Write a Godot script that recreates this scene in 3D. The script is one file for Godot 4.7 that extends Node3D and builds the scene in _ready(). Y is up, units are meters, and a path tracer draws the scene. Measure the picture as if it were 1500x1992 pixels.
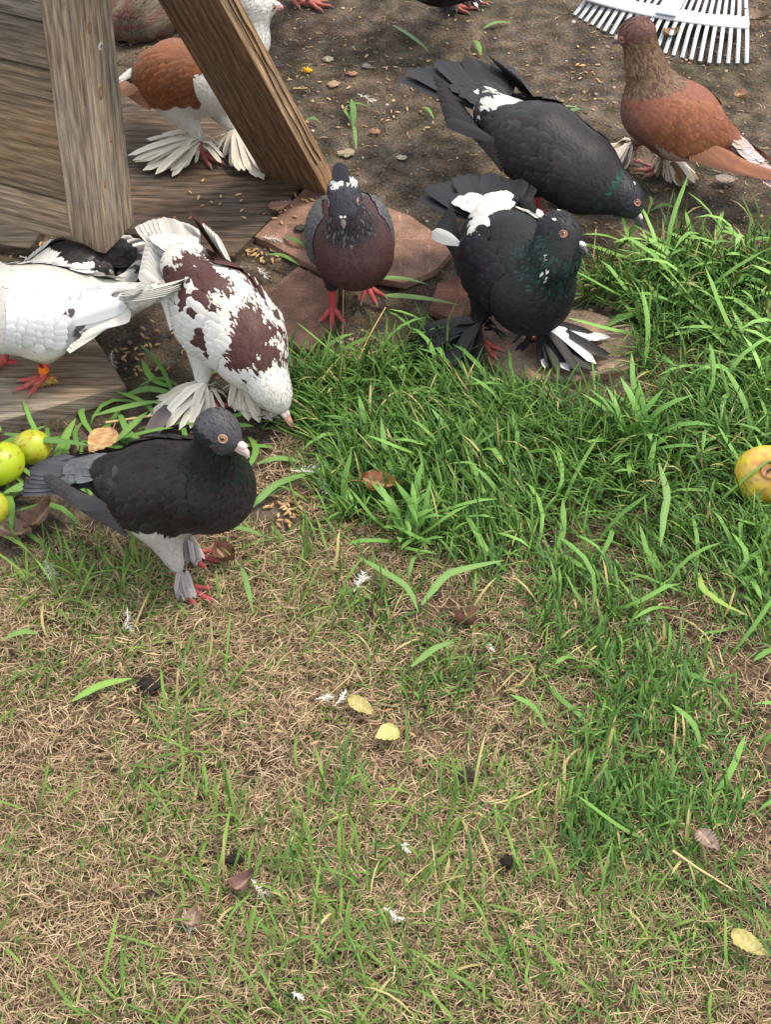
extends Node3D
# A flock of pigeons feeding on bare soil and rough grass under a wooden trestle, on a bright overcast day.

var rng := RandomNumberGenerator.new()
var noise := FastNoiseLite.new()
var feather_mat: StandardMaterial3D
var skin_mat: StandardMaterial3D
var bill_mat: StandardMaterial3D
var eye_mat: StandardMaterial3D
var plain_mat: StandardMaterial3D
var leaf_mat: StandardMaterial3D
var apple_mat: StandardMaterial3D
var metal_mat: StandardMaterial3D

# ------------------------------------------------------------------ mesh buffer
class Buf:
	var v := PackedVector3Array()
	var n := PackedVector3Array()
	var c := PackedColorArray()
	var u := PackedVector2Array()
	var i := PackedInt32Array()

	func vert(p: Vector3, nn: Vector3, col: Color, uv := Vector2.ZERO) -> int:
		v.append(p); n.append(nn); c.append(col); u.append(uv)
		return v.size() - 1

	func tri(a: int, b: int, d: int) -> void:
		var g := (v[d] - v[a]).cross(v[b] - v[a])
		if g.dot(n[a] + n[b] + n[d]) < 0.0:
			i.append(a); i.append(d); i.append(b)
		else:
			i.append(a); i.append(b); i.append(d)

	func quad(a: int, b: int, d: int, e: int) -> void:
		tri(a, b, d); tri(a, d, e)

	func mesh() -> ArrayMesh:
		var arr := []
		arr.resize(Mesh.ARRAY_MAX)
		arr[Mesh.ARRAY_VERTEX] = v
		arr[Mesh.ARRAY_NORMAL] = n
		arr[Mesh.ARRAY_COLOR] = c
		arr[Mesh.ARRAY_TEX_UV] = u
		arr[Mesh.ARRAY_INDEX] = i
		var m := ArrayMesh.new()
		if i.size() > 0:
			m.add_surface_from_arrays(Mesh.PRIMITIVE_TRIANGLES, arr)
		return m

	# tapered tube along points
	func tube(p: Array, r: Array, cols: Array, sides := 8, squash := 1.0) -> void:
		var prev := []
		var up := Vector3.UP
		var t0 := ((p[1] - p[0]) as Vector3).normalized()
		if absf(t0.dot(up)) > 0.9:
			up = Vector3(1, 0, 0)
		for k in p.size():
			var q: Vector3 = p[k]
			var t: Vector3 = ((p[mini(k + 1, p.size() - 1)] - p[maxi(k - 1, 0)]) as Vector3).normalized()
			var s := t.cross(up).normalized()
			up = s.cross(t).normalized()
			var ring := []
			for a in sides:
				var an := TAU * a / sides
				var d := s * cos(an) + up * sin(an) * squash
				ring.append(vert(q + d * float(r[k]), d.normalized(), cols[mini(k, cols.size() - 1)], Vector2(float(a) / sides, float(k) / p.size())))
			if prev.size() > 0:
				for a in sides:
					quad(prev[a], prev[(a + 1) % sides], ring[(a + 1) % sides], ring[a])
			else:
				cap(ring, q, -t, cols[0])
			prev = ring
			if k == p.size() - 1:
				cap(ring, q, t, cols[mini(k, cols.size() - 1)])

	func cap(ring: Array, q: Vector3, t: Vector3, col: Color) -> void:
		var cc := vert(q, t, col)
		for a in ring.size():
			tri(cc, ring[a], ring[(a + 1) % ring.size()])

	func ball(o: Vector3, x: Vector3, y: Vector3, z: Vector3, col: Color, rows := 8, sides := 12) -> void:
		var prev := []
		for k in rows + 1:
			var th := PI * k / rows
			var ring := []
			for a in sides:
				var ph := TAU * a / sides
				var d := Vector3(sin(th) * cos(ph), cos(th), sin(th) * sin(ph))
				var nn := (x / x.length_squared() * d.x + y / y.length_squared() * d.y + z / z.length_squared() * d.z).normalized()
				ring.append(vert(o + x * d.x + y * d.y + z * d.z, nn, col, Vector2(float(a) / sides, float(k) / rows)))
			if prev.size() > 0:
				for a in sides:
					quad(prev[a], prev[(a + 1) % sides], ring[(a + 1) % sides], ring[a])
			prev = ring

	# a feather, a grass blade or a leaf: rib points, their up vectors, half widths, colours of rib and edge at each station
	func blade(p: Array, up: Array, w: Array, camber: float, cm: Array, ce: Array, nspread := 0.35) -> void:
		var last := []
		var m := p.size()
		for k in m:
			var q: Vector3 = p[k]
			var t: Vector3 = ((p[mini(k + 1, m - 1)] - p[maxi(k - 1, 0)]) as Vector3)
			var uu: Vector3 = up[k]
			var s := t.cross(uu).normalized()
			var ww: float = w[k]
			var uvv := float(k) / (m - 1)
			var l := vert(q - s * ww - uu * (camber * ww), (uu - s * nspread).normalized(), ce[k], Vector2(0, uvv))
			var mm := vert(q, uu, cm[k], Vector2(0.5, uvv))
			var r := vert(q + s * ww - uu * (camber * ww), (uu + s * nspread).normalized(), ce[k], Vector2(1, uvv))
			if k > 0:
				quad(last[0], last[1], mm, l)
				quad(last[1], last[2], r, mm)
			last = [l, mm, r]

	# a box with chamfered edges; uv runs along x (length) and round the sides
	func box(o: Vector3, x: Vector3, y: Vector3, z: Vector3, ch: float, col: Color, uvo := Vector2.ZERO) -> void:
		var ax := [x.normalized(), y.normalized(), z.normalized()]
		var h := [x.length(), y.length(), z.length()]
		var id := {}
		for sx in [-1, 1]:
			for sy in [-1, 1]:
				for sz in [-1, 1]:
					var sg := [sx, sy, sz]
					for f in 3:
						var p := o
						for k in 3:
							p += (ax[k] as Vector3) * (float(sg[k]) * (float(h[k]) - (0.0 if k == f else ch)))
						var lx := float(sx) * float(h[0])
						var ly := float(sy) * float(h[1])
						var lz := float(sz) * float(h[2])
						var uv := Vector2(lx, ly) if f == 2 else (Vector2(lx, lz + h[1] + h[2]) if f == 1 else Vector2(ly * 0.3, lz))
						id[[sx, sy, sz, f]] = vert(p, (ax[f] as Vector3) * float(sg[f]), col, uv + uvo)
		for s in [-1, 1]:
			quad(id[[s, -1, -1, 0]], id[[s, -1, 1, 0]], id[[s, 1, 1, 0]], id[[s, 1, -1, 0]])
			quad(id[[-1, s, -1, 1]], id[[-1, s, 1, 1]], id[[1, s, 1, 1]], id[[1, s, -1, 1]])
			quad(id[[-1, -1, s, 2]], id[[-1, 1, s, 2]], id[[1, 1, s, 2]], id[[1, -1, s, 2]])
			for r in [-1, 1]:
				quad(id[[s, r, -1, 0]], id[[s, r, 1, 0]], id[[s, r, 1, 1]], id[[s, r, -1, 1]])
				quad(id[[s, -1, r, 0]], id[[s, 1, r, 0]], id[[s, 1, r, 2]], id[[s, -1, r, 2]])
				quad(id[[-1, s, r, 1]], id[[1, s, r, 1]], id[[1, s, r, 2]], id[[-1, s, r, 2]])
				for q in [-1, 1]:
					tri(id[[s, r, q, 0]], id[[s, r, q, 1]], id[[s, r, q, 2]])

# ------------------------------------------------------------------ flesh: smooth union of tapered capsules
class Flesh:
	var a := PackedVector3Array()
	var ab := PackedVector3Array()
	var inv := PackedFloat32Array()
	var ra := PackedFloat32Array()
	var dr := PackedFloat32Array()
	var kk := PackedFloat32Array()
	var zone := PackedInt32Array()

	func add(p: Vector3, q: Vector3, r0: float, r1: float, z: int, k := 0.02) -> void:
		a.append(p); ab.append(q - p); inv.append(1.0 / maxf((q - p).length_squared(), 1e-9))
		ra.append(r0); dr.append(r1 - r0); zone.append(z); kk.append(k)

	func d(p: Vector3) -> float:
		var m := 9.0
		for i in a.size():
			var e := p - a[i]
			var t := clampf(e.dot(ab[i]) * inv[i], 0.0, 1.0)
			var s := e.distance_to(ab[i] * t) - ra[i] - dr[i] * t
			var k := kk[i]
			var h := k - absf(m - s)
			m = minf(m, s)
			if h > 0.0:
				m -= h * h * 0.25 / k
		return m

	func grad(p: Vector3) -> Vector3:
		var e := 0.0015
		return Vector3(d(p + Vector3(e, 0, 0)) - d(p - Vector3(e, 0, 0)), d(p + Vector3(0, e, 0)) - d(p - Vector3(0, e, 0)), d(p + Vector3(0, 0, e)) - d(p - Vector3(0, 0, e))).normalized()

	func nearest(p: Vector3) -> int:
		var best := 0
		var bd := 9.0
		for i in a.size():
			var e := p - a[i]
			var t := clampf(e.dot(ab[i]) * inv[i], 0.0, 1.0)
			var s := e.distance_to(ab[i] * t) - ra[i] - dr[i] * t
			if s < bd:
				bd = s
				best = i
		return best

	# the direction in which feathers lie
	func flow(p: Vector3) -> Vector3:
		var f := Vector3.ZERO
		for i in a.size():
			if zone[i] == 9: continue
			var e := p - a[i]
			var t := clampf(e.dot(ab[i]) * inv[i], 0.0, 1.0)
			var s := maxf(e.distance_to(ab[i] * t) - ra[i] - dr[i] * t, 0.0) + 0.006
			f += ab[i] * sqrt(inv[i]) / (s * s)
		return f.normalized()

	func net(buf: Buf, cell: float) -> void:
		var lo := Vector3.INF
		var hi := -Vector3.INF
		for i in a.size():
			for q in [a[i], a[i] + ab[i]]:
				lo = lo.min(q - Vector3.ONE * (maxf(ra[i], ra[i] + dr[i]) + cell * 3))
				hi = hi.max(q + Vector3.ONE * (maxf(ra[i], ra[i] + dr[i]) + cell * 3))
		var B := 4
		var bn := Vector3i(((hi - lo) / (cell * B)).ceil())
		var nx := bn.x * B + 1
		var ny := bn.y * B + 1
		var nz := bn.z * B + 1
		var val := PackedFloat32Array()
		val.resize(nx * ny * nz)
		val.fill(NAN)
		var live := []
		for bx in bn.x:
			for by in bn.y:
				for bz in bn.z:
					var c := lo + Vector3(bx + 0.5, by + 0.5, bz + 0.5) * (cell * B)
					if absf(d(c)) < cell * B * 0.87 + 0.004:
						live.append(Vector3i(bx, by, bz))
		for bl in live:
			for x in range(bl.x * B, bl.x * B + B + 1):
				for y in range(bl.y * B, bl.y * B + B + 1):
					for z in range(bl.z * B, bl.z * B + B + 1):
						var at: int = (x * ny + y) * nz + z
						if is_nan(val[at]):
							val[at] = d(lo + Vector3(x, y, z) * cell)
		var ids := {}
		var off := [0, 1, nz, nz + 1, ny * nz, ny * nz + 1, ny * nz + nz, ny * nz + nz + 1]
		for bl in live:
			for x in range(bl.x * B, bl.x * B + B):
				for y in range(bl.y * B, bl.y * B + B):
					for z in range(bl.z * B, bl.z * B + B):
						var at: int = (x * ny + y) * nz + z
						var neg := 0
						for o in off:
							if val[at + o] < 0.0: neg += 1
						if neg == 0 or neg == 8: continue
						var p := lo + Vector3(x + 0.5, y + 0.5, z + 0.5) * cell
						var g := grad(p)
						for it in 2:
							p -= g * d(p)
						ids[at] = buf.vert(p, grad(p), Color.WHITE)
		for at in ids:
			for axis in 3:
				var st: int = [ny * nz, nz, 1][axis]
				var s1: int = [nz, 1, ny * nz][axis]
				var s2: int = [1, ny * nz, nz][axis]
				var v0 := val[at]
				var v1 := val[at + st]
				if (v0 < 0.0) == (v1 < 0.0): continue
				if ids.has(at - s1) and ids.has(at - s2) and ids.has(at - s1 - s2):
					buf.quad(ids[at], ids[at - s1], ids[at - s1 - s2], ids[at - s2])

# ------------------------------------------------------------------ naming
var used_names := {}
func numbered(called: String) -> String:
	var k: int = used_names.get(called, -1) + 1
	used_names[called] = k
	return called if k == 0 else "%s_%03d" % [called, k]

func thing(called: String, label: String, category: String, at := Vector3.ZERO, group := "") -> Node3D:
	var o := Node3D.new()
	o.name = numbered(called)
	add_child(o)
	o.position = at
	tag(o, label, category, group)
	return o

func tag(o: Node, label: String, category: String, group := "") -> void:
	o.set_meta("label", label)
	o.set_meta("category", category)
	if group != "":
		o.set_meta("group", group)

func part(called: String, mesh: Mesh, mat: Material, parent: Node, label := "") -> MeshInstance3D:
	var o := MeshInstance3D.new()
	o.name = called
	o.mesh = mesh
	o.material_override = mat
	parent.add_child(o, true)
	if label != "":
		o.set_meta("label", label)
	return o

func single(called: String, mesh: Mesh, mat: Material, at: Vector3, label: String, category: String, group := "") -> MeshInstance3D:
	var o := MeshInstance3D.new()
	o.name = numbered(called)
	o.mesh = mesh
	o.material_override = mat
	add_child(o)
	o.position = at
	tag(o, label, category, group)
	return o

# ------------------------------------------------------------------ materials
func lin(r: float, g: float, b: float) -> Color:
	return Color(r, g, b)

func vmat(rough: float, spec := 0.4) -> StandardMaterial3D:
	var m := StandardMaterial3D.new()
	m.vertex_color_use_as_albedo = true
	m.roughness = rough
	m.metallic_specular = spec
	m.cull_mode = BaseMaterial3D.CULL_DISABLED
	return m

func gray_noise(pw: int, px: int, fx: float, fy: float, seed_: int, lo: float, hi: float, kind := 0) -> ImageTexture:
	# kind 0: crumbly soil; 1: wood grain running along u; 2: scored tile; 3: blotches
	var im := Image.create(pw, px, false, Image.FORMAT_RGB8)
	var a := FastNoiseLite.new()
	a.seed = seed_
	a.frequency = 1.0
	a.fractal_octaves = 4
	var b := FastNoiseLite.new()
	b.seed = seed_ + 7
	b.frequency = 1.0
	b.fractal_type = FastNoiseLite.FRACTAL_NONE
	var cc := FastNoiseLite.new()
	cc.seed = seed_ + 13
	cc.frequency = 1.0
	cc.noise_type = FastNoiseLite.TYPE_CELLULAR
	for y in px:
		for x in pw:
			var s := float(x) / pw
			var t := float(y) / px
			var g := 0.5
			var tint := 0.0
			if kind == 0:
				g = 0.5 + 0.5 * a.get_noise_2d(s * fx, t * fy) + 0.22 * b.get_noise_2d(s * fx * 9, t * fy * 9) + 0.16 * b.get_noise_2d(s * fx * 23, t * fy * 23)
				tint = 0.04 * b.get_noise_2d(s * fx * 2 + 40, t * fy * 2)
			elif kind == 1:
				var warp := 0.35 * b.get_noise_2d(s * fx * 0.9, t * 4.0) + 0.12 * b.get_noise_2d(s * fx * 4.0, t * 9.0)
				var ring := sin((t * fy * 0.75 + warp * 1.6) * TAU)
				var fib := a.get_noise_2d(s * fx * 0.7, t * fy)
				var fine := b.get_noise_2d(s * fx * 4.0, t * fy * 2.5)
				g = 0.56 + 0.10 * ring + 0.24 * fib + 0.20 * fine + 0.16 * b.get_noise_2d(s * fx * 1.6 + 5, t * fy * 6.5) + 0.2 * a.get_noise_2d(s * fx * 0.4 + 9, t * 9.0)
				if b.get_noise_2d(s * fx * 0.5 + 11, t * fy * 3.1) > 0.42: g -= 0.17
				var crack := b.get_noise_2d(s * fx * 0.7 + 70, t * fy * 2.3)
				if absf(crack) < 0.02: g -= 0.35 * (1.0 - absf(crack) / 0.02)
				for kn in 4:
					var kx := fposmod(0.17 + 0.27 * kn + 0.13 * seed_, 1.0)
					var ky := fposmod(0.31 + 0.37 * kn + 0.21 * seed_, 1.0)
					var dd := Vector2((s - kx) * 5.0, (t - ky) * 10.0).length()
					if dd < 0.16:
						var f := 1.0 - dd / 0.16
						g = lerpf(g, 0.38 + 0.14 * sin(dd * 260.0), f * 0.9)
						if dd < 0.035: g -= 0.15
				tint = 0.05 * a.get_noise_2d(s * fx + 30, t * 6.0)
			elif kind == 2:
				g = 0.62 + 0.3 * a.get_noise_2d(s * fx, t * fy) + 0.12 * b.get_noise_2d(s * fx * 12, t * fy * 12)
				var gx := absf(fposmod(s * 5.0 + 0.04 * b.get_noise_2d(s * 9, t * 9), 1.0) - 0.5)
				var gy := absf(fposmod(t * 5.0 + 0.04 * b.get_noise_2d(s * 9 + 5, t * 9), 1.0) - 0.5)
				var wear := a.get_noise_2d(s * 6.0 + 3, t * 6.0)
				if minf(gx, gy) < 0.035: g += 0.08 + 0.3 * wear
			else:
				g = 0.5 + 0.8 * a.get_noise_2d(s * fx, t * fy)
			g = lerpf(lo, hi, clampf(g, 0.0, 1.0))
			im.set_pixel(x, y, Color(clampf(g + tint, 0, 1), clampf(g, 0, 1), clampf(g - tint, 0, 1)))
	im.generate_mipmaps()
	return ImageTexture.create_from_image(im)

func tex_mat(tex: Texture2D, rough: float, relief: float, scale := 1.0) -> StandardMaterial3D:
	var m := vmat(rough, 0.3)
	m.albedo_texture = tex
	m.uv1_scale = Vector3(scale, scale, scale)
	m.heightmap_enabled = relief > 0.0
	if relief > 0.0:
		m.heightmap_texture = tex
		m.heightmap_scale = relief
	return m

# ------------------------------------------------------------------ pigeons
var tint_of := ""
func jit(c: Color, a: float) -> Color:
	var k := 1.0 + rng.randf_range(-a, a)
	return Color(c.r * k, c.g * k, c.b * k)

# pale feathers are soiled here and there
func stain(c: Color, p: Vector3) -> Color:
	if c.g < 0.35: return c
	var k := clampf(0.12 + 0.9 * nz(p, 45.0), 0.0, 0.55) * rng.randf_range(0.4, 1.0)
	return c.lerp(Color(0.40, 0.35, 0.26), k)

func nz(p: Vector3, f: float) -> float:
	return noise.get_noise_3d(p.x * f, p.y * f, p.z * f)

# base colour of one feather. zone: 0 head 1 neck 2 breast 3 back 4 rump 5 thigh 6 tail 7 wing covert 8 flight feather 9 leg feather 10 upper tail covert
# q: metres forward, up and right of the middle of the body; t: 0 to 1, along a wing row, the neck or the tail fan
func tint(zone: int, q: Vector3, t: float, v := 0.0) -> Color:
	var white := lin(0.54, 0.53, 0.51)
	match tint_of:
		"slate_black":
			match zone:
				0: return jit(lin(0.055, 0.052, 0.061), 0.1)
				1:
					if t < 0.26 and t > 0.04 and rng.randf() < 0.75: return jit(lin(0.014, 0.085, 0.070), 0.35)
					if t <= 0.04: return jit(lin(0.018, 0.015, 0.019), 0.3)
					return jit(lin(0.011, 0.016, 0.015), 0.4) if rng.randf() < 0.6 else lin(0.012, 0.011, 0.013)
				2:
										return jit(lin(0.020, 0.016, 0.021), 0.3)
				3: return jit(lin(0.014, 0.012, 0.013), 0.3) if q.y > -0.03 else jit(lin(0.32, 0.31, 0.30), 0.1)
				4: return jit(lin(0.10, 0.105, 0.115), 0.2) if q.y > 0.0 else jit(lin(0.30, 0.29, 0.29), 0.1)
				5: return jit(lin(0.36, 0.34, 0.33), 0.1)
				6: return jit(lin(0.058, 0.06, 0.07), 0.15)
				10: return jit(lin(0.085, 0.09, 0.10), 0.2)
				7: return jit(lin(0.014, 0.012, 0.012), 0.3)
				8: return jit(lin(0.040, 0.036, 0.038), 0.15)
				9: return jit(lin(0.30, 0.27, 0.26), 0.4)
		"pied":
			var brown := lin(0.068, 0.030, 0.028)
			match zone:
				0: return white if q.z < 9.0 else brown
				1:
					if q.y > -0.022 and absf(q.z) < 0.036 + rng.randf_range(-0.008, 0.008) and q.x < 0.112 + rng.randf_range(-0.006, 0.006) and rng.randf() < 0.86: return jit(lin(0.05, 0.03, 0.022), 0.3)
					return white
				2:
					if q.y > 0.004 and absf(q.z) < 0.036 and q.x > 0.055: return jit(lin(0.052, 0.03, 0.025), 0.35) if rng.randf() < 0.8 else white
					return white
				3, 7:
					if q.y < -0.012: return white
					var near := 9.0
					for e in [[-0.020, 0.019, 0.038, 0.022], [-0.024, -0.036, 0.055, 0.013], [0.014, 0.008, 0.018, 0.010], [0.076, 0.0, 0.032, 0.029], [0.034, 0.052, 0.010, 0.008], [-0.048, -0.004, 0.016, 0.016]]:
						near = minf(near, Vector2((q.x - float(e[0])) / float(e[2]), (q.z - float(e[1])) / float(e[3])).length())
					if near + 1.0 * nz(q, 110.0) + rng.randf_range(-0.3, 0.3) < 1.12: return jit(brown, 0.25)
					return jit(white, 0.05)
				4: return jit(lin(0.55, 0.54, 0.55), 0.08) if rng.randf() < 0.2 else white
				6: return jit(lin(0.50, 0.46, 0.44), 0.15)
				8: return jit(brown, 0.2) if q.z < 0.0 and v < 0.5 and t < 0.5 else jit(lin(0.52, 0.50, 0.47), 0.06)
				9: return jit(lin(0.62, 0.58, 0.50), 0.12)
			return white
		"white":
			match zone:
				7:
					if t < 0.95 and rng.randf() < 0.07 and v > 0.35: return jit(lin(0.10, 0.08, 0.08), 0.3)
					if t > 0.5 and v > 0.5 and rng.randf() < 0.4: return jit(lin(0.40, 0.40, 0.43), 0.1)
					return jit(lin(0.66, 0.66, 0.69), 0.04)
				9: return jit(lin(0.62, 0.58, 0.50), 0.1)
				6, 8: return jit(lin(0.68, 0.66, 0.60), 0.05)
			return jit(white, 0.03)
		"black_and_white":
			match zone:
				3: return lin(0.012, 0.011, 0.012) if q.x < 0.02 and q.y > -0.03 else white
				4, 10: return jit(lin(0.010, 0.009, 0.010), 0.2)
				6: return [lin(0.06, 0.05, 0.052), lin(0.5, 0.46, 0.44), lin(0.16, 0.13, 0.13), lin(0.62, 0.58, 0.54)][int(t * 11.9) % 4]
				7: return white if q.x > -0.005 else jit(lin(0.014, 0.013, 0.014), 0.2)
				8: return jit(lin(0.10, 0.085, 0.085), 0.4) if rng.randf() < 0.6 else white
			return jit(white, 0.05)
		"brown_winged":
			match zone:
				7: return jit(lin(0.20, 0.075, 0.032), 0.16)
				8: return jit(lin(0.34, 0.17, 0.10), 0.1)
				3: return jit(lin(0.20, 0.075, 0.032), 0.15) if q.y > 0.02 else white
				9: return jit(lin(0.66, 0.61, 0.52), 0.08)
				6, 10: return jit(lin(0.6, 0.55, 0.5), 0.1)
			return jit(white, 0.03)
		"purple_breasted":
			match zone:
				0:
					return jit(lin(0.042, 0.040, 0.050), 0.15)
				1:
					if t < 0.33 + rng.randf_range(-0.06, 0.06): return jit(lin(0.052, 0.023, 0.024), 0.22)
					if rng.randf() < 0.12: return jit(lin(0.10, 0.10, 0.11), 0.3)
					return jit(lin(0.030, 0.024, 0.028), 0.4)
				2: return jit(lin(0.052, 0.023, 0.024), 0.22)
				3: return jit(lin(0.050, 0.024, 0.025), 0.22) if q.x > 0.012 or q.y < 0.015 else jit(lin(0.09, 0.09, 0.095), 0.15)
				7: return jit(lin(0.085, 0.086, 0.092), 0.15)
				8: return jit(lin(0.10, 0.10, 0.105), 0.15)
				5: return jit(lin(0.030, 0.026, 0.03), 0.2)
				6, 10, 4: return jit(lin(0.07, 0.072, 0.08), 0.15)
				9: return jit(lin(0.06, 0.06, 0.065), 0.3)
		"white_banded":
			match zone:
				0:
					return jit(lin(0.016, 0.016, 0.020), 0.15)
				1:
					if q.x > 0.085 and q.z > -0.012 and q.z < 0.0 and t > 0.5 and t < 0.85 and rng.randf() < 0.16: return white
					if rng.randf() < 0.42 and t < 0.8: return jit(lin(0.010, 0.030, 0.028), 0.5)
					return jit(lin(0.010, 0.012, 0.013), 0.3)
				2:
					if q.y > 0.015 and rng.randf() < 0.55: return jit(lin(0.010, 0.032, 0.030), 0.4)
					return jit(lin(0.015, 0.012, 0.018), 0.35)
				3:
					if q.x < -0.028 and q.y > -0.005: return jit(white, 0.06)
					return jit(lin(0.010, 0.010, 0.012), 0.25)
				4:
					if q.x > -0.118 and q.y > -0.01: return jit(white, 0.06)
					return jit(lin(0.010, 0.010, 0.012), 0.25)
				7:
					if v < 0.22 and t > 0.62: return jit(white, 0.06)
					return jit(lin(0.011, 0.010, 0.013), 0.25)
				8: return jit(white, 0.08) if v > 0.8 else jit(lin(0.017, 0.016, 0.018), 0.2)
				9: return jit(lin(0.60, 0.60, 0.63), 0.08) if v > 0.83 else jit(lin(0.015, 0.014, 0.016), 0.25)
				10:
					if q.x > -0.116: return jit(white, 0.06)
					return jit(lin(0.017, 0.017, 0.020), 0.2)
				6: return jit(lin(0.017, 0.017, 0.020), 0.2)
			return jit(lin(0.011, 0.010, 0.013), 0.25)
		"white_rumped":
			match zone:
				0: return jit(lin(0.030, 0.031, 0.038), 0.1)
				1:
					if t > 0.22 and t < 0.72 and rng.randf() < 0.75: return jit(lin(0.012, 0.055, 0.045), 0.5)
					return jit(lin(0.022, 0.021, 0.024), 0.25)
				2: return jit(lin(0.018, 0.016, 0.019), 0.25) if q.y < 0.03 else jit(lin(0.022, 0.020, 0.024), 0.25)
				3, 4, 10:
					if q.y > -0.012 and q.x < -0.052 and q.x > -0.125 and absf(q.z) < 0.036 and nz(q + Vector3(0.2, 0, 0), 60.0) > -0.16: return jit(white, 0.06)
					return jit(lin(0.022, 0.020, 0.024), 0.2)
				7: return jit(lin(0.024, 0.022, 0.025), 0.22)
				8: return jit(lin(0.034, 0.030, 0.034), 0.2)
				6: return jit(lin(0.020, 0.020, 0.024), 0.2)
			return jit(lin(0.017, 0.016, 0.018), 0.2)
		"rust":
			match zone:
				0: return jit(lin(0.115, 0.055, 0.048), 0.1)
				1:
					return jit(lin(0.155, 0.098, 0.06), 0.3) if rng.randf() < 0.75 else jit(lin(0.10, 0.045, 0.036), 0.2)
				2: return jit(lin(0.13, 0.05, 0.04), 0.18) if q.y > 0.0 else jit(lin(0.15, 0.07, 0.055), 0.18)
				3: return jit(lin(0.20, 0.075, 0.048), 0.14) if q.y > -0.03 else jit(lin(0.28, 0.19, 0.17), 0.14)
				4: return jit(lin(0.40, 0.30, 0.28), 0.15)
				5: return jit(lin(0.20, 0.12, 0.10), 0.2)
				6: return jit(lin(0.36, 0.27, 0.25), 0.2)
				10: return jit(lin(0.42, 0.36, 0.36), 0.15)
				7: return jit(lin(0.215, 0.078, 0.040), 0.17)
				8: return jit(lin(0.26, 0.11, 0.065), 0.12)
				9: return jit(lin(0.58, 0.50, 0.43), 0.15) if v < 0.75 else jit(lin(0.24, 0.15, 0.08), 0.2)
	return white

func foot(buf: Buf, at: Vector3, dir: Vector3, knee: Vector3, skin: Color, feathered: bool) -> void:
	var s := dir.cross(Vector3.UP).normalized()
	var ankle := at + Vector3(0, 0.009, 0)
	var claw := lin(0.18, 0.13, 0.11)
	buf.tube([knee, knee.lerp(ankle, 0.5), ankle, at + Vector3(0, 0.004, 0)], [0.0048, 0.0042, 0.0046, 0.0036], [skin, jit(skin, 0.2), skin.lerp(lin(0.25, 0.12, 0.1), 0.4), skin], 8)
	for k: int in [-1, 0, 1]:
		var td := (dir * 1.0 + s * (0.62 * k)).normalized()
		var ln := 0.036 if k == 0 else 0.029
		var pts := [at + Vector3(0, 0.007, 0), at + td * ln * 0.35 + Vector3(0, 0.0075, 0), at + td * ln * 0.7 + Vector3(0, 0.0045, 0), at + td * ln + Vector3(0, 0.0045, 0), at + td * (ln + 0.008) + Vector3(0, 0.001, 0)]
		var fine_pts := []
		var fine_r := []
		var fine_c := []
		for j in 17:
			var f := j / 16.0 * 4.0
			var i0 := mini(int(f), 3)
			fine_pts.append((pts[i0] as Vector3).lerp(pts[i0 + 1], f - i0))
			var rr := lerpf([0.0042, 0.0038, 0.0031, 0.0027, 0.0007][i0], [0.0042, 0.0038, 0.0031, 0.0027, 0.0007][i0 + 1], f - i0)
			fine_r.append(rr * (1.0 + (0.09 if j % 2 == 0 and j < 12 else 0.0)))
			var sc := skin.lerp(lin(0.30, 0.12, 0.10), 0.55 if j % 2 == 1 else 0.1) if j < 13 else claw
			fine_c.append(jit(sc.lerp(lin(0.16, 0.11, 0.08), 0.25 * rng.randf()), 0.15))
		buf.tube(fine_pts, fine_r, fine_c, 7)
	buf.tube([at + Vector3(0, 0.006, 0), at - dir * 0.012 + Vector3(0, 0.0045, 0), at - dir * 0.02 + Vector3(0, 0.001, 0)], [0.0036, 0.003, 0.0008], [skin, skin, claw], 7)

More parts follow.
